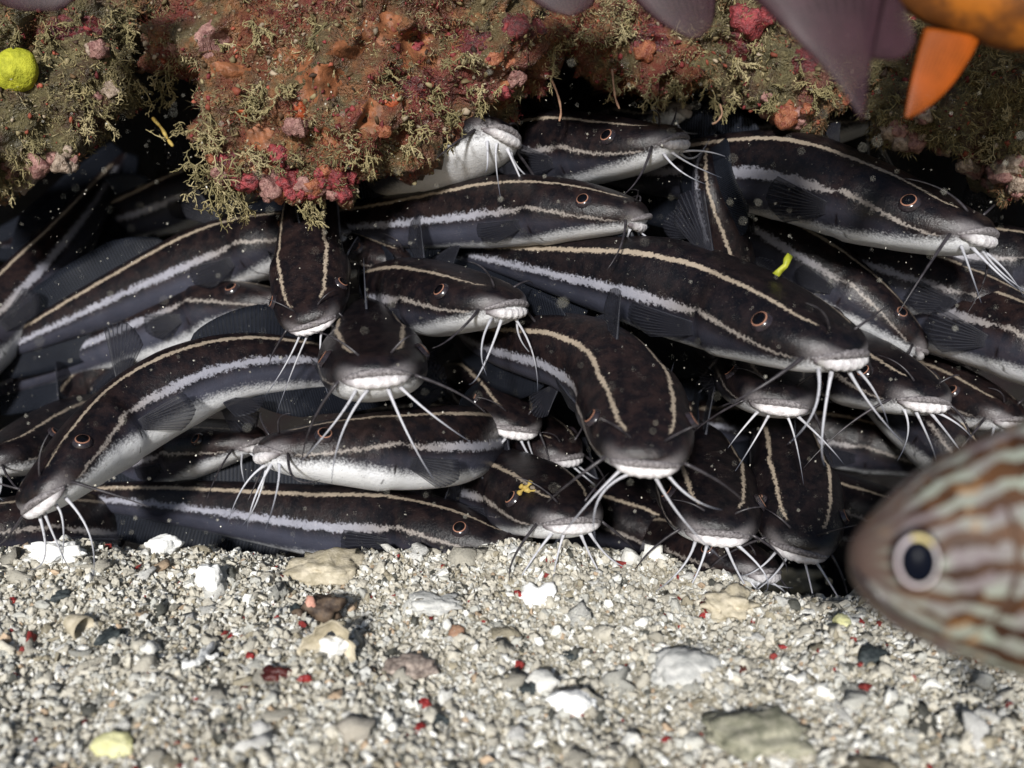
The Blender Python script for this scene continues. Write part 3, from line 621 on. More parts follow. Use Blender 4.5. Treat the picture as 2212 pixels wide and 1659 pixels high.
F('shadowed catfish lying across the hollow behind the catfish with lowered head', [(2080, 1000, 33), (2000, 985, 33), (1880, 960, 33.4), (1740, 935, 34), (1600, 915, 35), (1440, 905, 36.5), (1280, 900, 39)], up=(0, 1, -.15), k=.95)
F('shadowed catfish low in the hollow, its fin over the gravel edge', [(1560, 1190, 30.5), (1500, 1170, 30.8), (1400, 1135, 31.5), (1280, 1110, 32.5), (1150, 1090, 34), (1000, 1060, 36.5)], up=(0, 1, -.2), k=1.0, chin_len=1.0)
F('catfish with white mouth deep behind the high catfish with white barbels', [(1505, 235, 31), (1470, 240, 31.5), (1400, 250, 33), (1310, 260, 35), (1200, 270, 38), (1080, 280, 42)], up=(-.1, 1, .2), k=.9, chin=(.8, -.5, 0), chin_len=1.2)
F('catfish far back above the thick catfish, only its pale stripe catching light', [(1900, 255, 33), (1830, 262, 33.2), (1720, 280, 33.6), (1600, 290, 34.2), (1470, 300, 35), (1330, 310, 37)], up=(0, 1, -.1), k=.9)
F('catfish with hanging barbels in the dark behind the profile catfish', [(1120, 925, 28.4), (1100, 905, 29.2), (1060, 870, 30.8), (1020, 840, 33), (980, 820, 36), (940, 810, 40)], up=(.1, 1, .1), k=.9, chin=(-.1, -1, 0), chin_len=1.6, fan=1.4)

F('catfish head resting behind the brown striped fish, mostly in shadow', [(2200, 905, 29), (2150, 890, 29.6), (2060, 860, 31), (1960, 830, 33), (1850, 800, 36)], up=(.2, 1, -.2), k=.95, chin=(.3, -1, 0), chin_len=1.6)
F('catfish deep under the S-bent catfish with its flank turned away', [(1240, 985, 29.5), (1200, 970, 30), (1120, 945, 31.5), (1020, 925, 33), (900, 905, 35), (760, 890, 38)], up=(0, 1, -.1), k=.9, chin_len=1.2)
F('catfish lying level in the dark behind the nose-down catfish', [(2060, 1150, 31), (1990, 1135, 31.2), (1880, 1110, 31.8), (1760, 1085, 32.6), (1620, 1060, 34), (1470, 1040, 36.5)], up=(.1, 1, -.1), k=.95, chin_len=1.0)
F('bluish catfish body beneath the arching catfish belly', [(560, 950, 29.4), (500, 955, 29.8), (400, 975, 30.8), (290, 990, 32), (170, 985, 34), (40, 970, 37)], up=(-.1, 1, -.1), k=.85, chin_len=.9)
F('catfish flank wedged between the slender catfish and the hanging fish', [(900, 575, 30.6), (850, 560, 31), (770, 545, 32), (670, 540, 33.5), (560, 560, 35.5), (440, 590, 38)], up=(-.1, 1, -.1), k=.9, chin_len=.9)

# ================================================================== GROWTHS ON THE ROCKS
def kmat(name, a, b, sc=700): return mat_simple(name, a, b, sc, .38, .5, .9, 1700)
M_KRED = kmat('red_coralline', (.075, .012, .014), (.30, .045, .05)); M_KPINK = kmat('pink_coralline', (.13, .05, .045), (.36, .20, .17)); M_KORG = kmat('orange_coralline', (.14, .03, .015), (.30, .11, .05))
M_KRED2 = kmat('maroon_coralline', (.03, .008, .008), (.13, .02, .022)); M_KPALE = kmat('pale_coralline', (.15, .105, .075), (.42, .33, .26)); M_SPO = mat_simple('orange_film_sponge', (.10, .042, .02), (.25, .095, .042), 420, .5, .25, .5, 900)
M_SPR = mat_simple('scarlet_film_sponge', (.14, .022, .008), (.30, .065, .018), 300, .45, .3, .5, 900); M_YEL = mat_simple('yellow_sponge', (.24, .25, .02), (.42, .42, .035), 420, .6, .15, .7, 1100)
def knob(R, x, y, r, mat, seed, name='coralline_knob'):
    p, n = hit(R, x, y)
    if p is None: return
    rr = np.random.default_rng(seed); rc = r/FPX*27; a, b, n = frame(n)
    v, f = lump(ICO3, .6, (1, 1, .8), seed, 1.3); v = v+.035*np.sin(v[:, :1]*9+seed+v[:, 2:]*4)*v
    V = p+(a*v[:, :1]+b*v[:, 1:2]+n*v[:, 2:])*rc*rr.uniform(.8, 1.2)-n*rc*.05
    mk(name, V, f, mat, R)
def patch(R, x, y, rx, ry, th, mat, seed, name='sponge_patch', nr=9, ns=36):
    V, ok = [], True
    for i in range(nr):
        q = i/(nr-1)
        for j in range(ns):
            a = 2*math.pi*j/ns; w = 1+.32*mnoise.noise(Vector((math.cos(a)*1.6+seed, math.sin(a)*1.6, seed)))+.14*mnoise.noise(Vector((math.cos(a)*5+seed, math.sin(a)*5, 2)))
            p, n = hit(R, x+rx*q*w*math.cos(a), y+ry*q*w*math.sin(a))
            if p is None: return
            V.append(p+(nrm(CO-p)*.6+n*.4)*(th*(1-q**4)-.06+.05*mnoise.noise(Vector(p*2.2))))
    V = np.array(V).reshape(nr, ns, 3)
    for _ in range(2): V[1:-1] = .5*V[1:-1]+.25*(np.roll(V, 1, 1)+np.roll(V, -1, 1))[1:-1]
    mk(name, V.reshape(-1, 3), [tuple(t) for t in ring_faces(nr, ns)]+[tuple(range(ns))[::-1]], mat, R)
def clump(R, x, y, n, L, cols, seed, name='algae_clump', drop=.5):
    p, nn = hit(R, x, y)
    if p is None: return
    rg = np.random.default_rng(seed); V, Fs, C, off = [], [], [], 0
    def stem(q, d, l, rad, depth, col):
        nonlocal off
        pts = [q]
        for i in range(4): d = nrm(d+rg.normal(size=3)*.38+np.array([0, 0, -drop*.25])); pts.append(pts[-1]+d*l/4)
        v, f = tube(np.array(pts), rad*np.array([1, .95, .9, .8, .6])*rg.uniform(.8, 1.25, 5), 5); V.append(v); Fs.extend([tuple(i+off for i in t) for t in f]); C.append(np.tile(col*rg.uniform(.75, 1.2), (len(v), 1))); off += len(v)
        if depth:
            for i in (1, 2, 3, 4):
                for _ in range(2):
                    if rg.random() < .75: stem(pts[i], nrm(d+rg.normal(size=3)*.9), l*.42, rad*.8, depth-1, col)
    for i in range(n): stem(p+rg.normal(size=3)*.12, nrm(nn*.5+rg.normal(size=3)*.45+np.array([0, -.2, -drop])), L*rg.uniform(.55, 1.1), .019, 2, cols[rg.integers(len(cols))])
    mk(name, np.vstack(V), Fs, M_TURF, R, cols=np.clip(np.vstack(C), 0, .8))
rg = np.random.default_rng(3)
for i, (x, y, r) in enumerate([(495, 385, 30), (530, 400, 34), (575, 410, 32), (620, 405, 36), (655, 425, 26), (690, 410, 30), (735, 405, 28), (765, 395, 20), (600, 375, 30), (550, 365, 26), (700, 380, 24), (640, 385, 26), (505, 350, 24), (480, 360, 20), (745, 370, 22)]): [knob(R_C, x+rg.uniform(-26, 26), y+rg.uniform(-22, 16), r*rg.uniform(.35, .75), (M_KRED, M_KRED, M_KRED2, M_KORG, M_KPINK)[rg.integers(5)], i*4+q) for q in range(3)]
for i, (x, y, r) in enumerate([(640, 275, 26), (600, 335, 20), (830, 285, 18), (1110, 165, 24), (900, 100, 20), (1390, 110, 26), (380, 100, 24), (1080, 200, 18)]): knob(R_C, x, y, r, (M_KPINK, M_KRED, M_KORG)[i % 3], 30+i)
for i, (x, y, r) in enumerate([(1660, 250, 36), (1715, 255, 34), (1690, 280, 26), (1735, 235, 26), (1640, 225, 22), (1820, 205, 20)]): [knob(R_R, x+rg.uniform(-18, 18), y+rg.uniform(-14, 14), r*rg.uniform(.45, .9), (M_KORG, M_KPINK)[(i+q) % 2], 50+i+q*20) for q in range(2)]
for i, (x, y, r) in enumerate([(1615, 50, 34), (1650, 35, 24), (1595, 30, 20)]): knob(R_R, x, y, r, M_KRED, 60+i)
for i, (x, y, r) in enumerate([(1935, 280, 34), (1975, 300, 36), (1990, 255, 26), (2070, 345, 34), (2110, 360, 38), (2165, 375, 40), (2200, 400, 34), (2130, 385, 26), (2040, 315, 24), (2195, 350, 26), (1955, 320, 22)]): [knob(R_F, x+rg.uniform(-18, 18), y+rg.uniform(-14, 14), r*rg.uniform(.45, .9), (M_KPINK, M_KPALE)[(i+q) % 2], 70+i+q*20) for q in range(2)]
for i, (x, y, r) in enumerate([(30, 375, 30), (70, 370, 36), (115, 350, 32), (140, 330, 24), (60, 395, 24), (100, 380, 22), (150, 350, 18), (20, 345, 22), (215, 110, 20), (225, 195, 22)]): [knob(R_L, x+rg.uniform(-18, 18), y+rg.uniform(-14, 14), r*rg.uniform(.45, .9), (M_KPALE, M_KPINK)[(i+q) % 2], 90+i+q*20) for q in range(2)]
for i, (x, y, rx, ry, m) in enumerate([(830, 60, 75, 40, M_SPO), (900, 110, 60, 50, M_SPO), (640, 250, 26, 40, M_SPR), (690, 170, 60, 60, M_SPO), (490, 150, 60, 22, M_SPO), (800, 250, 40, 50, M_SPO), (560, 300, 40, 36, M_SPO),
    (850, 215, 30, 20, M_SPR), (700, 300, 44, 30, M_SPO), (400, 180, 22, 16, M_SPR), (740, 110, 46, 26, M_SPO), (1110, 180, 50, 20, M_SPO), (520, 250, 22, 15, M_SPR), (620, 120, 40, 26, M_SPO)]): patch(R_C, x, y, rx, ry, .09, m, i*3.1)
for i, (x, y, rx, ry, m) in enumerate([(530, 385, 50, 36, M_KRED), (640, 400, 60, 34, M_KRED2), (720, 390, 44, 32, M_KRED), (590, 360, 40, 26, M_KORG), (1130, 60, 60, 40, M_KRED2), (1400, 90, 60, 50, M_KRED2), (1020, 90, 50, 40, M_KRED2), (900, 190, 60, 36, M_KRED2), (450, 90, 40, 50, M_KPINK), (1080, 130, 40, 26, M_KORG)]): patch(R_C, x, y, rx, ry, .10, m, 90+i*2.3, 'coralline_crust')
for i, (x, y, rx, ry, m) in enumerate([(1600, 90, 50, 40, M_KRED2), (1690, 255, 46, 26, M_KORG), (1740, 130, 40, 40, M_KRED2)]): patch(R_R, x, y, rx, ry, .10, m, 120+i*2.3, 'coralline_crust')
for i, (x, y, rx, ry, m) in enumerate([(1960, 290, 50, 34, M_KPINK), (2100, 350, 60, 34, M_KPALE), (2180, 385, 40, 30, M_KPINK)]): patch(R_F, x, y, rx, ry, .10, m, 130+i*2.3, 'coralline_crust')
for i, (x, y, rx, ry, m) in enumerate([(70, 375, 66, 34, M_KPALE), (130, 345, 36, 26, M_KPINK), (130, 60, 60, 30, M_KRED2), (200, 60, 40, 30, M_KRED2)]): patch(R_L, x, y, rx, ry, .10, m, 140+i*2.3, 'coralline_crust')
for i, (x, y, L) in enumerate([(425, 330, 1.1), (440, 290, .9), (400, 260, 1.0), (470, 380, 1.1), (440, 350, 1.2), (455, 400, .9), (500, 400, .8), (390, 230, .9), (380, 180, .8), (360, 150, .7), (650, 440, .6), (480, 310, .9), (510, 330, .8), (370, 195, .6), (455, 330, .7), (560, 420, .5), (680, 430, .4), (520, 225, .6), (560, 180, .6), (480, 100, .6), (700, 60, .7), (560, 60, .6), (620, 330, .5),
    (900, 280, .7), (860, 320, .7), (960, 260, .7), (930, 200, .7), (1040, 190, .6), (830, 170, .6), (1190, 110, .6), (1010, 120, .6), (1400, 185, .7), (1460, 180, .7), (1330, 160, .6), (780, 320, .6), (600, 200, .5), (1250, 80, .6), (1340, 60, .6), (1480, 60, .6)]): clump(R_C, x, y, 5, L, KH[:3], 200+i)
for i, (x, y, L) in enumerate([(1580, 200, .6), (1600, 120, .6), (1680, 200, .6), (1760, 190, .6), (1640, 100, .6), (1740, 100, .6), (1540, 190, .6)]): clump(R_R, x, y, 5, L, KH[:3], 240+i)
for i, (x, y, L) in enumerate([(2000, 200, .6), (2060, 290, .6), (2150, 300, .6), (2180, 220, .7), (2130, 160, .7), (2200, 140, .6), (2190, 310, .5), (1930, 240, .5)]): clump(R_F, x, y, 5, L, KH[:3], 260+i)
for i, (x, y, L) in enumerate([(120, 130, .6), (170, 200, .6), (240, 120, .7), (260, 60, .7), (200, 240, .6), (60, 300, .6), (20, 395, .5), (80, 400, .5), (110, 60, .6), (270, 170, .6), (30, 60, .6)]): clump(R_L, x, y, 5, L, KH[:3], 280+i)
# round yellow sponge (two lobes) on the left rock
p, n = hit(R_L, 35, 150); c = px(36, 152, (p-CO)@CF-.25)
t = root('yellow_sponge', c); tag(t, 'smooth round lemon yellow sponge on the dark turf rock', 'sponge')
v, f = lump(ICO4, .16, (.52, .50, .52), 3, .8); mk('body', v+c, f, M_YEL, t)
v, f = lump(ICO3, .2, (.26, .25, .2), 5, .8); mk('lobe', v+c+cv(-.38, -.42, .1), f, M_YEL, t)
v, f = tube(np.array([c+cv(.05, .42, -.28), c+cv(.055, .47, -.30)]), [.03, .026], 10); mk('pore', v, f, M_PUPIL, t)

# ================================================================== FISH IN FRONT
def loft(rows, n=20):                     # rows: (left px), (right px), depth, half thickness
    V = []
    for (xl, yl), (xr, yr), d, th in rows:
        a, b = px(xl, yl, d), px(xr, yr, d); c = (a+b)/2; h = (b-a)/2
        for j in range(n):
            an = 2*math.pi*j/n; V.append(c+h*math.cos(an)+CF*th*math.sin(an))
    return np.array(V)
def resample(rows, m):
    A = np.array([[*r[0], *r[1], r[2], r[3]] for r in rows], float)
    B = crom(np.pad(A, ((0, 0), (0, 0))), m) if len(A) > 2 else A
    return [((b[0], b[1]), (b[2], b[3]), b[4], max(b[5], .012)) for b in B]
def lofted(name, rows, mat, parent, m=40, n=24):
    rows = resample(rows, m); V = loft(rows, n); k = len(rows)
    u = np.repeat(np.linspace(0, 1, k), n); v = np.tile(.5+.5*np.cos(np.linspace(0, 2*np.pi, n, endpoint=False)), k)
    return mk(name, V, [tuple(t) for t in ring_faces(k, n)]+[tuple(range(n))[::-1], tuple(range((k-1)*n, k*n))], mat, parent, attrs=dict(ray=v, rad=u))
def mat_purple():
    t = NT('mauve_fish_skin'); n = t.noise(90, 3); c = t.mix(t.ramp(n, .35, .7), (.022, .010, .013), (.052, .029, .035))
    return t.set(c, .4, .25)
M_PUR = mat_purple()
def mat_reeffin(name, dark, ray, al):
    t = NT(name); r = t.attr('ray'); saw = t.math('ABSOLUTE', t.math('SUBTRACT', t.math('FRACT', t.math('MULTIPLY', r, 13)), .5))
    c = t.mix(t.math('MULTIPLY', t.ramp(saw, .1, .5), .45), t.mix(t.ramp(t.noise(110, 4, .6), .35, .65), dark, tuple(x*2.0 for x in dark)), ray)
    t.put(t.p.inputs['Alpha'], t.math('MULTIPLY', al, t.math('SUBTRACT', 1.0, t.math('MULTIPLY', t.ramp(t.attr('rad'), .2, 1.0), .42)))); return t.set(c, .45, .15)
M_PURF = mat_reeffin('mauve_fin', (.020, .0085, .0115), (.055, .029, .036), .92)
M_ORGF = mat_reeffin('orange_fin', (.12, .022, .002), (.38, .11, .009), .95)
def mat_org():
    t = NT('orange_fish_skin'); n = t.noise(75, 4, .65); c = t.mix(t.ramp(n, .38, .62), (.085, .028, .006), (.27, .085, .008)); return t.set(c, .42, .25)
M_ORG = mat_org()
def reef_fish(name, label, cat, body, fins, skin, finm, eye=None, d0=None):
    A = px(*body[len(body)//2][0], body[len(body)//2][2]); r = root(name, A); tag(r, label, cat)
    lofted('body', body, skin, r)
    for nm, rows in fins: lofted(nm, rows, finm, r, 26, 14)
    if eye:
        for sg in (-1, 1):
            c = px(eye[0], eye[1], eye[2])+CF*sg*eye[3]; v = ICO3[0]*np.array([.22, .08, .22])+c; e = mk('eye', v, ICO3[1], M_IRIS, r)
            mk('pupil', ICO2[0]*np.array([.12, .05, .12])+c+CF*sg*.05, ICO2[1], M_PUPIL, e)
def mauve(label, base, L, d, fins):
    (xl, yl), (xr, yr) = base; a, b = px(xl, yl, d), px(xr, yr, d); c = (a+b)/2; h = (b-a)/2; W = np.linalg.norm(h); ax = nrm(np.array([-ld[0], -ld[1], -ld[2]])+CU*.1)
    r = root('mauve_fish', c); tag(r, label, 'fish'); hx = nrm(h-ax*(h@ax)); th = np.cross(ax, hx); n = 24; V = []; k = 30
    for i in range(k):
        q = i/(k-1); w_ = W*(.92+.35*math.sin(min(1, q*1.15)*math.pi*.9))*(1-sstep(q, .72, 1.0)*.97); t_ = (.10+.55*math.sin(min(1, q*1.05)*math.pi*.95)**.8)*(1-sstep(q, .8, 1)*.9)
        for j in range(n): an = 2*math.pi*j/n; V.append(c+ax*(L*q-.15)+hx*w_*math.cos(an)+th*t_*math.sin(an))
    mk('body', V, [tuple(t) for t in ring_faces(k, n)]+[tuple(range(n))[::-1], tuple(range((k-1)*n, k*n))], M_PUR, r)
    for sg in (-1, 1):
        e = mk('eye', ICO3[0]*.2+c+ax*L*.84+th*sg*.36+hx*.2, ICO3[1], M_IRIS, r); mk('pupil', ICO2[0]*.12+c+ax*L*.84+th*sg*.47+hx*.2, ICO2[1], M_PUPIL, e)
    for nm, rows in fins: lofted(nm, rows, M_PURF, r, 26, 14)
    mk('dorsal_fin', [c+hx*W*1.1+ax*L*.25, c+hx*W*1.1+ax*L*.7, c+hx*(W*1.1+.5)+ax*L*.6, c+hx*(W*1.1+.55)+ax*L*.3]+[q+th*.04 for q in (c+hx*W*1.1+ax*L*.25, c+hx*W*1.1+ax*L*.7, c+hx*(W*1.1+.5)+ax*L*.6, c+hx*(W*1.1+.55)+ax*L*.3)],
       [(0, 1, 2, 3), (7, 6, 5, 4), (0, 4, 5, 1), (1, 5, 6, 2), (2, 6, 7, 3), (3, 7, 4, 0)], M_PURF, r, attrs=dict(ray=[0, 1, 1, 0]*2, rad=[0, 0, 1, 1]*2))
mauve('mauve-grey fish with broad forked tail hanging in front of the green turf rock', ((1660, -130), (1912, -170)), 5.5, 16.4,
    [('tail_fin', [((1560, -140), (1940, -200), 16.4, .3), ((1605, -20), (1925, -60), 16.35, .16), ((1672, 40), (1905, 30), 16.35, .10), ((1722, 92), (1890, 100), 16.3, .06), ((1775, 145), (1880, 150), 16.3, .04), ((1822, 200), (1874, 200), 16.3, .03), ((1858, 256), (1866, 258), 16.3, .02)]),
     ('tail_lobe', [((1850, 0), (1880, 128), 16.4, .06), ((1905, -30), (1925, 132), 16.45, .04), ((1945, 0), (1958, 122), 16.5, .03), ((1974, 60), (1977, 92), 16.5, .02)])])
mauve('mauve-grey fish with rounded tail end beside the crest of the red boulder', ((1330, -110), (1545, -130)), 5, 20.6,
    [('tail_fin', [((1290, -120), (1555, -140), 20.6, .2), ((1330, -50), (1552, -70), 20.6, .12), ((1360, -10), (1550, -30), 20.6, .10), ((1405, 35), (1546, 25), 20.6, .06), ((1450, 66), (1538, 60), 20.6, .04), ((1490, 84), (1512, 82), 20.6, .02)])])
mauve('mauve-grey fish just dipping its tail over the middle of the red boulder', ((1090, -110), (1290, -130)), 5, 22,
    [('tail_fin', [((1085, -120), (1300, -140), 22, .2), ((1105, -60), (1295, -70), 22, .10), ((1125, -20), (1295, -30), 22, .08), ((1160, 10), (1285, 6), 22, .05), ((1195, 28), (1262, 25), 22, .03), ((1225, 34), (1240, 34), 22, .02)])])
mauve('mauve-grey fish showing only its lower edge above the yellow sponge rock', ((-20, -110), (170, -120)), 5, 22,
    [('tail_fin', [((-60, -110), (190, -130), 22, .2), ((-40, -60), (180, -70), 22, .10), ((-20, -10), (175, -20), 22, .08), ((10, 14), (150, 12), 22, .05), ((50, 24), (120, 24), 22, .02)])])
reef_fish('orange_fish', 'bright orange fish with a spread triangular fin in front of the lumpy pink rock', 'fish',
    [((1905, -18), (1890, -40), 18.6, .05), ((1985, -190), (1985, 42), 18.6, .5), ((2095, -330), (2100, 84), 18.5, .8), ((2240, -400), (2230, 118), 18.4, .85), ((2420, -400), (2410, 70), 18.4, .75), ((2580, -330), (2570, -60), 18.5, .35), ((2660, -280), (2655, -130), 18.6, .12)],
    [('anal_fin', [((1996, 60), (2118, 84), 18.5, .09), ((1982, 110), (2102, 120), 18.45, .05), ((1966, 180), (2050, 195), 18.4, .04), ((1956, 235), (1990, 243), 18.4, .03), ((1955, 254), (1962, 255), 18.4, .02)]),
     ('tail_fin', [((2650, -290), (2650, -120), 18.6, .08), ((2760, -350), (2760, -60), 18.6, .04), ((2860, -420), (2860, 0), 18.6, .03)]),
     ('dorsal_fin', [((2060, -330), (2080, -290), 18.5, .03), ((2200, -500), (2220, -390), 18.5, .03), ((2400, -500), (2400, -390), 18.5, .03), ((2540, -400), (2540, -340), 18.5, .02)])], M_ORG, M_ORGF, (1975, -80, 18.6, .48))

# cardinalfish at the right, close to the lens
def mat_card():
    t = NT('brown_banded_skin'); a = t.attr('ang'); l = t.attr('len'); nz = t.noise(120, 4, .6); nf = t.noise(420, 3, .6)
    ph = t.math('ADD', t.math('MULTIPLY', a, 1.0), t.math('ADD', t.math('MULTIPLY', t.math('SUBTRACT', nz, .5), 11.0), t.math('MULTIPLY', t.math('SUBTRACT', nf, .5), 3.2)))
    st = t.math('ADD', t.math('MULTIPLY', t.math('SINE', ph), .5), .5)
    dark = t.mix(t.ramp(t.noise(160, 3), .35, .65), (.030, .014, .008), (.085, .040, .018)); pale = t.mix(t.ramp(t.noise(200, 3), .3, .7), (.14, .115, .12), (.22, .245, .20))
    c = t.mix(t.ramp(st, .44, .68), dark, pale)
    c = t.mix(t.math('MULTIPLY', t.ramp(t.noise(300, 2), .62, .72), .6), c, (.28, .15, .06))
    c = t.mix(t.ramp(l, .10, .0), c, (.075, .05, .042))
    t.bump(nf, .15, .0008); return t.set(c, .5, .12)
M_PUP2 = NT('deep_pupil').set((.003, .004, .008), .3, .03); M_CARD = mat_card(); M_CIRIS = mat_simple('silver_iris', (.50, .48, .46), (.60, .50, .53), 160, .18, .6)
M_GOLD = NT('gold_iris').set((.60, .50, .24), .2, .6)
D = 14.0
rows = [(1836, 1188, 1222, .03), (1842, 1168, 1250, .2), (1856, 1145, 1280, .33), (1885, 1112, 1315, .49), (1930, 1066, 1352, .65), (2000, 1006, 1392, .80), (2100, 952, 1428, .92), (2212, 905, 1465, 1.02), (2400, 850, 1500, 1.1), (2650, 850, 1480, 1.0), (2900, 930, 1440, .75), (3100, 1010, 1360, .4), (3200, 1040, 1340, .28)]
A = crom(np.array(rows, float), 90); N_ = 40; V, ang, ln = [], [], []
for i, (x, y0, y1, th) in enumerate(A):
    c = px(x, (y0+y1)/2, D); h = (y1-y0)/2/FPX*D
    for j in range(N_):
        an = 2*math.pi*j/N_; V.append(c+CU*h*math.sin(an)+CF*th*math.cos(an)); ang.append(math.asin(max(-1, min(1, math.sin(an))))*21); ln.append((x-1836)/1364)
cr = root('cardinalfish', px(2300, 1200, D)); tag(cr, 'big-eyed brown fish with wavy pale stripes close above the gravel', 'fish')
mk('body', V, [tuple(t) for t in ring_faces(len(A), N_)]+[tuple(range(N_))[::-1], tuple(range((len(A)-1)*N_, len(A)*N_))], M_CARD, cr, attrs=dict(ang=ang, len=ln))
for sg in (-1, 1):
    c = px(1940, 1192, D)+CF*sg*.64; tl = nrm(CF*sg+CR*-.25)
    a = nrm(CU-tl*(CU@tl)); b = np.cross(tl, a)
    def disc(q0, q1, lift, a0=0, a1=2*math.pi, nr=8, ns=40, ex=1.0):
        Vv = []
        for i in range(nr):
            q = q0+(q1-q0)*i/(nr-1)
            for j in range(ns):
                an = a0+(a1-a0)*j/(ns if a1-a0 > 6 else ns-1); Vv.append(c+a*.40*q*math.cos(an)+b*.31*q*math.sin(an)*ex+tl*(-.02+.24*math.sqrt(max(0, 1-q*q))+lift))
        return Vv, ([tuple(t) for t in ring_faces(nr, ns)] if a1-a0 > 6 else [(i*ns+j, i*ns+j+1, (i+1)*ns+j+1, (i+1)*ns+j) for i in range(nr-1) for j in range(ns-1)])
    vv, f = disc(0, 1, 0); e = mk('eye', vv, f, M_RIM, cr)
    vv, f = disc(.66, .80, .006); mk('iris', vv, f, M_CIRIS, e)
    vv, f = disc(.68, .90, .012, -.2*sg*-1, .8*sg*-1) if False else disc(.67, .81, .012, -.8, .3); mk('iris_gold_arc', vv, f, M_GOLD, e)  # gold arc at the top, the iris's own colour
    vv, f = disc(0, .68, .010); mk('pupil', vv, f, M_PUP2, e)
def card(x, y, out=0.0):
    y0, y1, th = [np.interp(x, A[:, 0], A[:, i]) for i in (1, 2, 3)]; q = (y-(y0+y1)/2)/((y1-y0)/2); return px(x, y, D)-CF*(th*math.sqrt(max(0, 1-q*q))+out)
for nm, pts, r_ in (('gill_edge', [(2080, 1010), (2118, 1100), (2126, 1200), (2098, 1300), (2040, 1365)], .04), ('mouth', [(1839, 1222), (1858, 1252), (1895, 1290), (1945, 1325), (2000, 1350)], .065), ('jaw_plate', [(1858, 1245), (1900, 1278), (1950, 1312), (2005, 1338)], .085)):
    g_ = crom(np.array([card(*q) for q in pts]), 30); u_ = np.linspace(-1, 1, len(g_)); v, f = tube(g_, r_*(1-.6*u_**2), 8); mk(nm, v, f, M_RIM if nm == 'mouth' else M_CARD, cr, attrs=dict(ang=np.full(len(v), 4.6 if nm == 'gill_edge' else 1.2), len=np.full(len(v), .06)))
p_ = [card(2150, 1210), card(2150, 1270), card(2330, 1330, .25), card(2360, 1230, .3)]
mk('pectoral_fin', p_+[q-CF*.03 for q in p_], [(3, 2, 1, 0), (4, 5, 6, 7), (0, 1, 5, 4), (1, 2, 6, 5), (2, 3, 7, 6), (3, 0, 4, 7)], M_PURF, cr, attrs=dict(ray=[0, 1, 1, 0]*2, rad=[0, 0, 1, 1]*2))
for nm, rw in (('dorsal_fin', [((2330, 860), (2330, 900), D, .06), ((2420, 690), (2440, 860), D, .04), ((2560, 720), (2600, 860), D, .04), ((2700, 830), (2700, 880), D, .03)]),
               ('tail_fin', [((3190, 1035), (3190, 1345), D, .12), ((3330, 960), (3330, 1420), D, .05), ((3500, 880), (3500, 1500), D, .03)]), ('pelvic_fin', [((2330, 1540), (2450, 1550), D, .08), ((2400, 1640), (2520, 1640), D, .04), ((2500, 1720), (2540, 1720), D, .02)])): lofted(nm, rw, M_PURF, cr, 26, 14)

# ================================================================== THINGS LYING ON THE GRAVEL
def ground_at(x, y):
    d0 = nrm(px(x, y, 10)-CO); t = 8.0
    for _ in range(60):
        p = CO+d0*t; t += (p[2]-float(gz(p[0], p[1])))*.8
    return CO+d0*t
def gm(name, a, b, sc=400, rough=.6): return mat_simple(name, a, b, sc, rough, .3, .4, 1400)
M_WHITE = gm('bleached_shell', (.74, .73, .70), (.86, .86, .84)); M_TAN = gm('tan_stone', (.30, .26, .18), (.52, .46, .35)); M_GREY = gm('grey_stone', (.38, .38, .36), (.56, .55, .52)); M_REDS = gm('red_fragment', (.16, .012, .014), (.30, .03, .026), 300, .4)
M_YELS = gm('yellow_shell', (.52, .50, .24), (.62, .60, .36)); M_BRN = gm('brown_shell', (.20, .11, .07), (.36, .22, .14)); M_DKR = gm('dark_red_fragment', (.035, .008, .008), (.09, .02, .015), 300, .25); M_GRN = gm('mossy_stone', (.16, .16, .11), (.36, .34, .26)); M_HER = gm('brown_crab_shell', (.03, .02, .016), (.13, .09, .06)); M_SPK = gm('speckled_stone', (.13, .10, .085), (.40, .33, .28), 900); M_BLK = gm('black_stone', (.015, .02, .022), (.05, .06, .06))
def item(name, label, cat, x, y, size, sc, mat, seed, jit=.5, freq=1.2, rot=0.0, sink=.35, tilt=0.0, fn=None, group=None):
    p = ground_at(x, y); r = size/FPX*np.linalg.norm(p-CO)/2
    v, f = lump(ICO4, jit, sc, seed, freq); v = v*(1+np.array([.16*mnoise.fractal(Vector(q*3.1+seed), .8, 2.2, 4) for q in v])[:, None])
    if fn: v = fn(v)
    R = np.array(Matrix.Rotation(rot, 3, 'Z') @ Matrix.Rotation(tilt, 3, 'X')); v = v@R.T*r
    v = v+p+np.array([0, 0, r*sc[2]*(1-sink)]); o = mk(name, v, f, mat, origin=p); tag(o, label, cat, group); return o
def heart(v): w = v.copy(); w[:, 1] -= .35*np.exp(-(w[:, 0]/.35)**2)*(w[:, 1] > 0)*w[:, 1]*1.6; return w
item('shell_fragment', 'bright white heart-shaped shell fragment lying on the gravel', 'shell', 1163, 1292, 72, (1.0, .85, .42), M_WHITE, 2, .22, .8, fn=heart, tilt=.7, sink=.2)
item('white_stone', 'smooth white stone standing up on the gravel edge', 'stone', 355, 1195, 62, (1.1, .6, .7), M_WHITE, 4, .4, .9, rot=.3, sink=.25)
item('coral_piece', 'rough white coral piece on the gravel edge near drooping barbels', 'coral', 120, 1205, 80, (1.3, .6, .45), M_WHITE, 6, .6, 1.6, sink=.3)
item('white_stone', 'large rounded white stone below the gravel edge', 'stone', 455, 1268, 70, (.8, .75, .85), M_WHITE, 9, .35, .9, sink=.5)
item('white_stone', 'chalk white stone with a dark red chip stuck to it', 'stone', 1235, 1530, 90, (1.1, .8, .5), M_WHITE, 11, .4, 1.0, sink=.5)
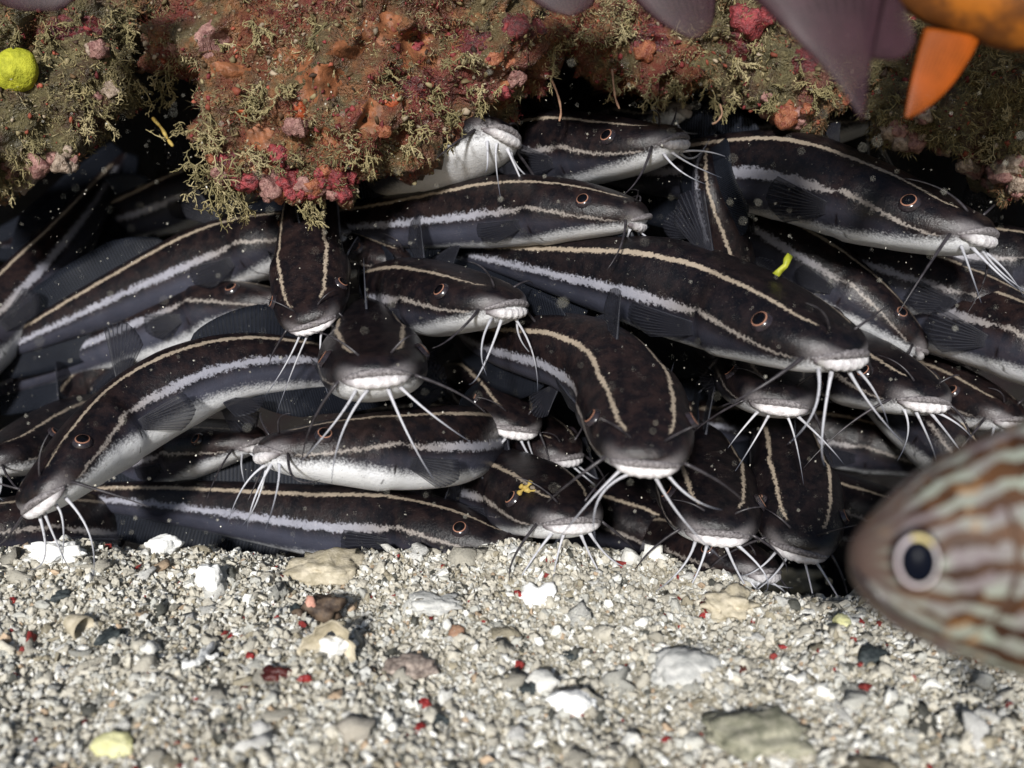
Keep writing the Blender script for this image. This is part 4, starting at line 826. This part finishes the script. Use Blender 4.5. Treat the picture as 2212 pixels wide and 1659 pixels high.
item('grey_stone', 'broad smooth grey stone, larger of a touching pair', 'stone', 1480, 1450, 120, (1.1, .85, .45), M_GREY, 12, .3, .9, rot=.3, sink=.6)
item('grey_stone', 'smaller grey stone of a touching pair', 'stone', 1440, 1465, 70, (.9, .9, .5), M_GREY, 13, .3, .9, sink=.55)
item('tan_stone', 'knobbly tan coral stone below the lowered barbels', 'stone', 1575, 1325, 110, (1.0, .8, .6), M_TAN, 14, .55, 1.6, sink=.45)
item('tan_stone', 'flat tan stone at the gravel edge with brown weed on it', 'stone', 700, 1235, 120, (1.2, .9, .4), M_TAN, 15, .45, 1.3, sink=.6)
item('tan_stone', 'angular pale stone sunk in the gravel edge beside the nose-down catfish', 'stone', 1690, 1268, 100, (1.4, .5, .5), M_TAN, 16, .6, 1.4, sink=.5)
item('grey_stone', 'flat grey slab among white rubble', 'stone', 935, 1312, 90, (1.2, .8, .35), M_GREY, 17, .5, 1.4, sink=.5)
item('shell_fragment', 'small brown ribbed shell fragment', 'shell', 985, 1372, 42, (.8, .9, .3), M_BRN, 18, .2, .8, tilt=.7, sink=.3)
item('shell_fragment', 'pale yellow oval shell half buried in gravel', 'shell', 246, 1618, 75, (1.1, .75, .4), M_YELS, 19, .12, .8, tilt=.4, sink=.3)
item('mossy_stone', 'low stone covered with green-grey moss', 'stone', 1640, 1590, 170, (1.2, .8, .26), M_GRN, 20, .45, 1.5, sink=.7)
item('tan_stone', 'speckled brown stone with rough skin', 'stone', 890, 1450, 90, (1.2, .8, .4), M_SPK, 21, .4, 1.3, sink=.55)
item('rounded_stone', 'cream oval pebble on the gravel in front of the brown striped fish', 'stone', 1818, 1352, 44, (.8, 1.1, .6), M_YELS, 22, .15, .8, sink=.3)
item('dark_stone', 'dark oval ridged stone in front of the brown striped fish', 'stone', 1880, 1425, 62, (1.0, .8, .5), M_BLK, 23, .3, 1.2, rot=.5, sink=.4)
RL = {2: 'red chip touching the heart-shaped white shell fragment', 3: 'dark red chip stuck to the chalk white stone', 4: 'red chip just above the touching pair of grey stones', 7: 'red chip beside the cream oval pebble', 10: 'red chip up on the gravel edge under the long catfish', 13: 'red chip left of centre near the forked coral twig' if 0 else 'red chip near the forked white coral twig', 9: 'tiny red chip by the brown ribbed shell fragment', 15: 'red chip above the dark oval ridged stone'}
for i, (x, y, sz) in enumerate([(918, 1525, 34), (908, 1578, 36), (1120, 1286, 26), (1250, 1548, 28), (1520, 1330, 28), (540, 1420, 24), (660, 1470, 30), (1860, 1350, 26), (30, 1300, 22), (1045, 1345, 16), (485, 1183, 22), (1440, 1605, 30), (600, 1335, 14), (500, 1380, 22), (1690, 1400, 18), (1800, 1450, 18)]):
    item('red_fragment', RL.get(i, 'small red chip of coral skeleton lying loose among pale rubble'), 'coral', x, y, sz*.85, (1.0, .6, .5), M_REDS, 40+i, .6, 1.3, rot=i*1.1, sink=.2, tilt=.5, group='red coral chips in the gravel')
BL = {0: 'dark red-black stone above the black pebbles left of the broken shell' if 0 else 'long dark red stone below the broken cream shell', 1: 'black stone beside the open worm tube', 2: 'black stone beside the dark brown lump with pink tips', 4: 'dark red stone behind the knobbly tan coral stone', 8: 'dark red stone near the touching pair of grey stones'}
for i, (x, y, sz) in enumerate([(600, 1462, 60), (240, 1380, 60), (640, 1325, 44), (1230, 1420, 40), (1530, 1310, 50), (1140, 1490, 50), (950, 1560, 44), (135, 1290, 44), (1600, 1445, 30)]):
    item('dark_stone', BL.get(i, 'small black stone wedged between pale rubble'), 'stone', x, y, sz*.8, (1.2, .8, .5), (M_BLK, M_DKR)[i % 4 == 0], 60+i, .5, 1.2, rot=i, sink=.45, group='black stones in the gravel')
# tube-shaped worm casing, coiled snail, forked coral twig, broken shell
def ring_shell(name, label, x, y, size, mat, ax):
    p = ground_at(x, y); r = size/FPX*np.linalg.norm(p-CO)/2; t = root(name, p); tag(t, label, 'shell'); ax = nrm(ax)
    c = p+np.array([0, 0, r*.6]); v, f = tube(np.array([c+ax*q for q in (1.6*r, .8*r, 0, -.12*r)]), np.array([.55, .8, 1, .92])*r, 18, False); mk('tube', v, f, mat, t)
    v, f = tube(np.array([c-ax*.12*r, c+ax*.3*r, c+ax*1.2*r]), np.array([.92, .55, .4])*r, 18, False); mk('bore', v, f, mat, t)
ring_shell('worm_tube', 'open round end of a tan worm tube in the gravel', 182, 1372, 52, M_TAN, (-.9, .55, .1))
ring_shell('coiled_shell', 'tiny pale coiled shell perched on the gravel edge', 1113, 1213, 34, M_WHITE, (.1, 1, .1))
p = ground_at(430, 1440); t = root('coral_twig', p); tag(t, 'forked white coral twig lying on the gravel', 'coral')
for nm, pts, r in (('branch', [(395, 1452), (425, 1448), (445, 1430), (462, 1405)], .075), ('side_branch', [(428, 1448), (438, 1432), (440, 1418)], .06), ('side_branch', [(446, 1432), (458, 1436), (472, 1428)], .05)):
    P = np.array([ground_at(*q)+np.array([0, 0, .16]) for q in pts]); C_ = crom(P, 18); v, f = tube(C_, r*(1+.15*np.sin(np.arange(len(C_))*1.7)), 9); mk(nm, v, f, M_WHITE, t)
p = ground_at(712, 1410); t = root('broken_shell', p); tag(t, 'large broken cream shell standing open in the gravel', 'shell')
V = []
for i in range(12):
    for j in range(26):
        a = -2.4+4.8*j/25; q = .25+.75*i/11; rr = .55*q*(1+.18*math.sin(a*3+1)+.08*math.sin(a*9))
        V.append(p+np.array([rr*math.sin(a), .18-.25*q*q+.1*math.cos(a), .22+rr*.75*math.cos(a)]))
V = np.array(V); fc = [(i*26+j, i*26+j+1, (i+1)*26+j+1, (i+1)*26+j) for i in range(11) for j in range(25)]; n0 = len(V)
V2 = np.vstack([V, V+np.array([0, .05, 0])]); F2 = fc+[tuple(n0+q for q in t_[::-1]) for t_ in fc]+[(11*26+j, 11*26+j+1, n0+11*26+j+1, n0+11*26+j) for j in range(25)]
mk('valve', V2, F2, M_TAN, t); v, f = lump(ICO3, .6, (.28, .22, .2), 8, 1.4); mk('encrustation', v+p+np.array([.1, .05, .15]), f, M_WHITE, t)
p = ground_at(690, 1335); t = root('hermit_crab', p); tag(t, 'dark brown lump with pink tips beside the broken cream shell', 'crab')
v, f = lump(ICO3, .7, (.42, .3, .3), 9, 1.5); mk('shell', v+p+np.array([.1, 0, .2]), f, M_HER, t)
v, f = lump(ICO3, .3, (.12, .12, .17), 10, 1); mk('claw', v+p+np.array([-.15, -.1, .42]), f, gm('pink_claw', (.42, .18, .13), (.60, .34, .26)), t)
v, f = lump(ICO3, .4, (.16, .14, .14), 11, 1); mk('claw', v+p+np.array([-.42, -.12, .14]), f, M_HER, t)
# weed scraps
M_WEED = mat_simple('yellow_green_weed', (.17, .20, .012), (.34, .34, .03), 500, .5, .3); M_YW = mat_simple('yellow_weed', (.26, .17, .035), (.42, .32, .10), 600, .6, .2)
def ribbon(name, label, cat, pts, wd, d, mat):
    V = []
    for i, (x, y) in enumerate(pts):
        a = px(x-wd*(.6+.4*math.sin(i*2)), y-4, d+.05*math.sin(i*1.7)); b = px(x+wd, y+4, d+.1*math.cos(i*2)); V += [a, b, a+CF*.03, b+CF*.03]
    Fc = []
    for i in range(len(pts)-1):
        o = i*4; Fc += [(o, o+1, o+5, o+4), (o+2, o+6, o+7, o+3), (o, o+4, o+6, o+2), (o+1, o+3, o+7, o+5)]
    Fc += [(0, 2, 3, 1), (len(V)-4, len(V)-3, len(V)-1, len(V)-2)]
    o = mk(name, V, Fc, mat); tag(o, label, cat)
ribbon('seaweed_scrap', 'yellow-green scrap of seaweed drifting above the longest catfish', 'seaweed', [(1706, 550), (1700, 562), (1694, 574), (1684, 584), (1676, 594)], 7, 24.6, M_WEED)
def blobweed(name, label, x, y, d):
    c = px(x, y, d); V, Fc, off = [], [], 0
    for pts in ([(-18, 12), (-8, 2), (4, -6), (10, -18)], [(-14, -8), (-4, 0), (8, 4), (20, 8)], [(-2, 0), (6, 10), (12, 18)]):
        P = crom(np.array([px(x+a, y+b, d) for a, b in pts]), 12); v, f = tube(P, .05+.025*np.sin(np.arange(len(P))*1.3), 7); V.append(v); Fc += [tuple(q+off for q in t_) for t_ in f]; off += len(v)
    o = mk(name, np.vstack(V), Fc, M_YW); tag(o, label, 'seaweed')
blobweed('seaweed_scrap', 'ragged yellow scrap of weed stuck over a low catfish eye', 1137, 1056, 26.0)
# hanging strands under the boulder
for i, pts in enumerate([[(1190, 170, 27.6), (1205, 205, 27.5), (1212, 240, 27.5), (1208, 262, 27.5)], [(1322, 150, 27.8), (1326, 190, 27.7), (1330, 215, 27.7), (1338, 235, 27.7)], [(330, 255, 28.5), (350, 278, 28.4), (362, 300, 28.3), (374, 316, 28.3)], [(1555, 225, 28), (1560, 245, 28), (1550, 262, 28), (1538, 268, 28)]]):
    C_ = crom(np.array([px(*q) for q in pts]), 24); v, f = tube(C_, (.028+.006*np.sin(np.arange(len(C_))*.7))*(1.6 if i == 2 else 1), 7)
    o = mk('hanging_weed', v, f, (M_YW if i == 2 else M_BRN)); tag(o, ['thin brown strand of weed hanging in the dark notch of the boulder', 'thin strand of weed hanging over the back of the high catfish', 'thick pale stalk hanging in the gap beside the boulder', 'glassy curled strand hanging under the green turf rock'][i], 'seaweed')
# specks drifting in the water
n = 4200; V0, F0 = ICO1; d = 14+22*rng.random(n)**.7; X = rng.uniform(-60, 2270, n); Yp = rng.uniform(120, 1330, n)
P = CO+CR*((X-1106)/FPX*d)[:, None]+CU*(-(Yp-829.5)/FPX*d)[:, None]+CF*d[:, None]
kp = P[:, 2] > gz(P[:, 0], P[:, 1])+.3; P = P[kp]; n = len(P)
r = .0050*(4.5**(rng.random(n)**3.5)); V = V0[None]*rng.uniform(.5, 1.4, (n, 12, 1))*r[:, None, None]*np.stack([rng.uniform(.6, 2, n), np.ones(n), rng.uniform(.5, 1, n)], -1)[:, None]
V = np.einsum('nij,nmj->nmi', rots(n), V)+P[:, None]
o = mk('drifting_specks', V.reshape(-1, 3), (F0[None]+(np.arange(n)*12)[:, None, None]).reshape(-1, 3), mat_simple('marine_snow', (.45, .42, .34), (.7, .68, .6), 300, .7, .2), origin=(0, 25, 5)); tag(o, 'tiny pale specks drifting in the water before the catfish', kind='stuff')
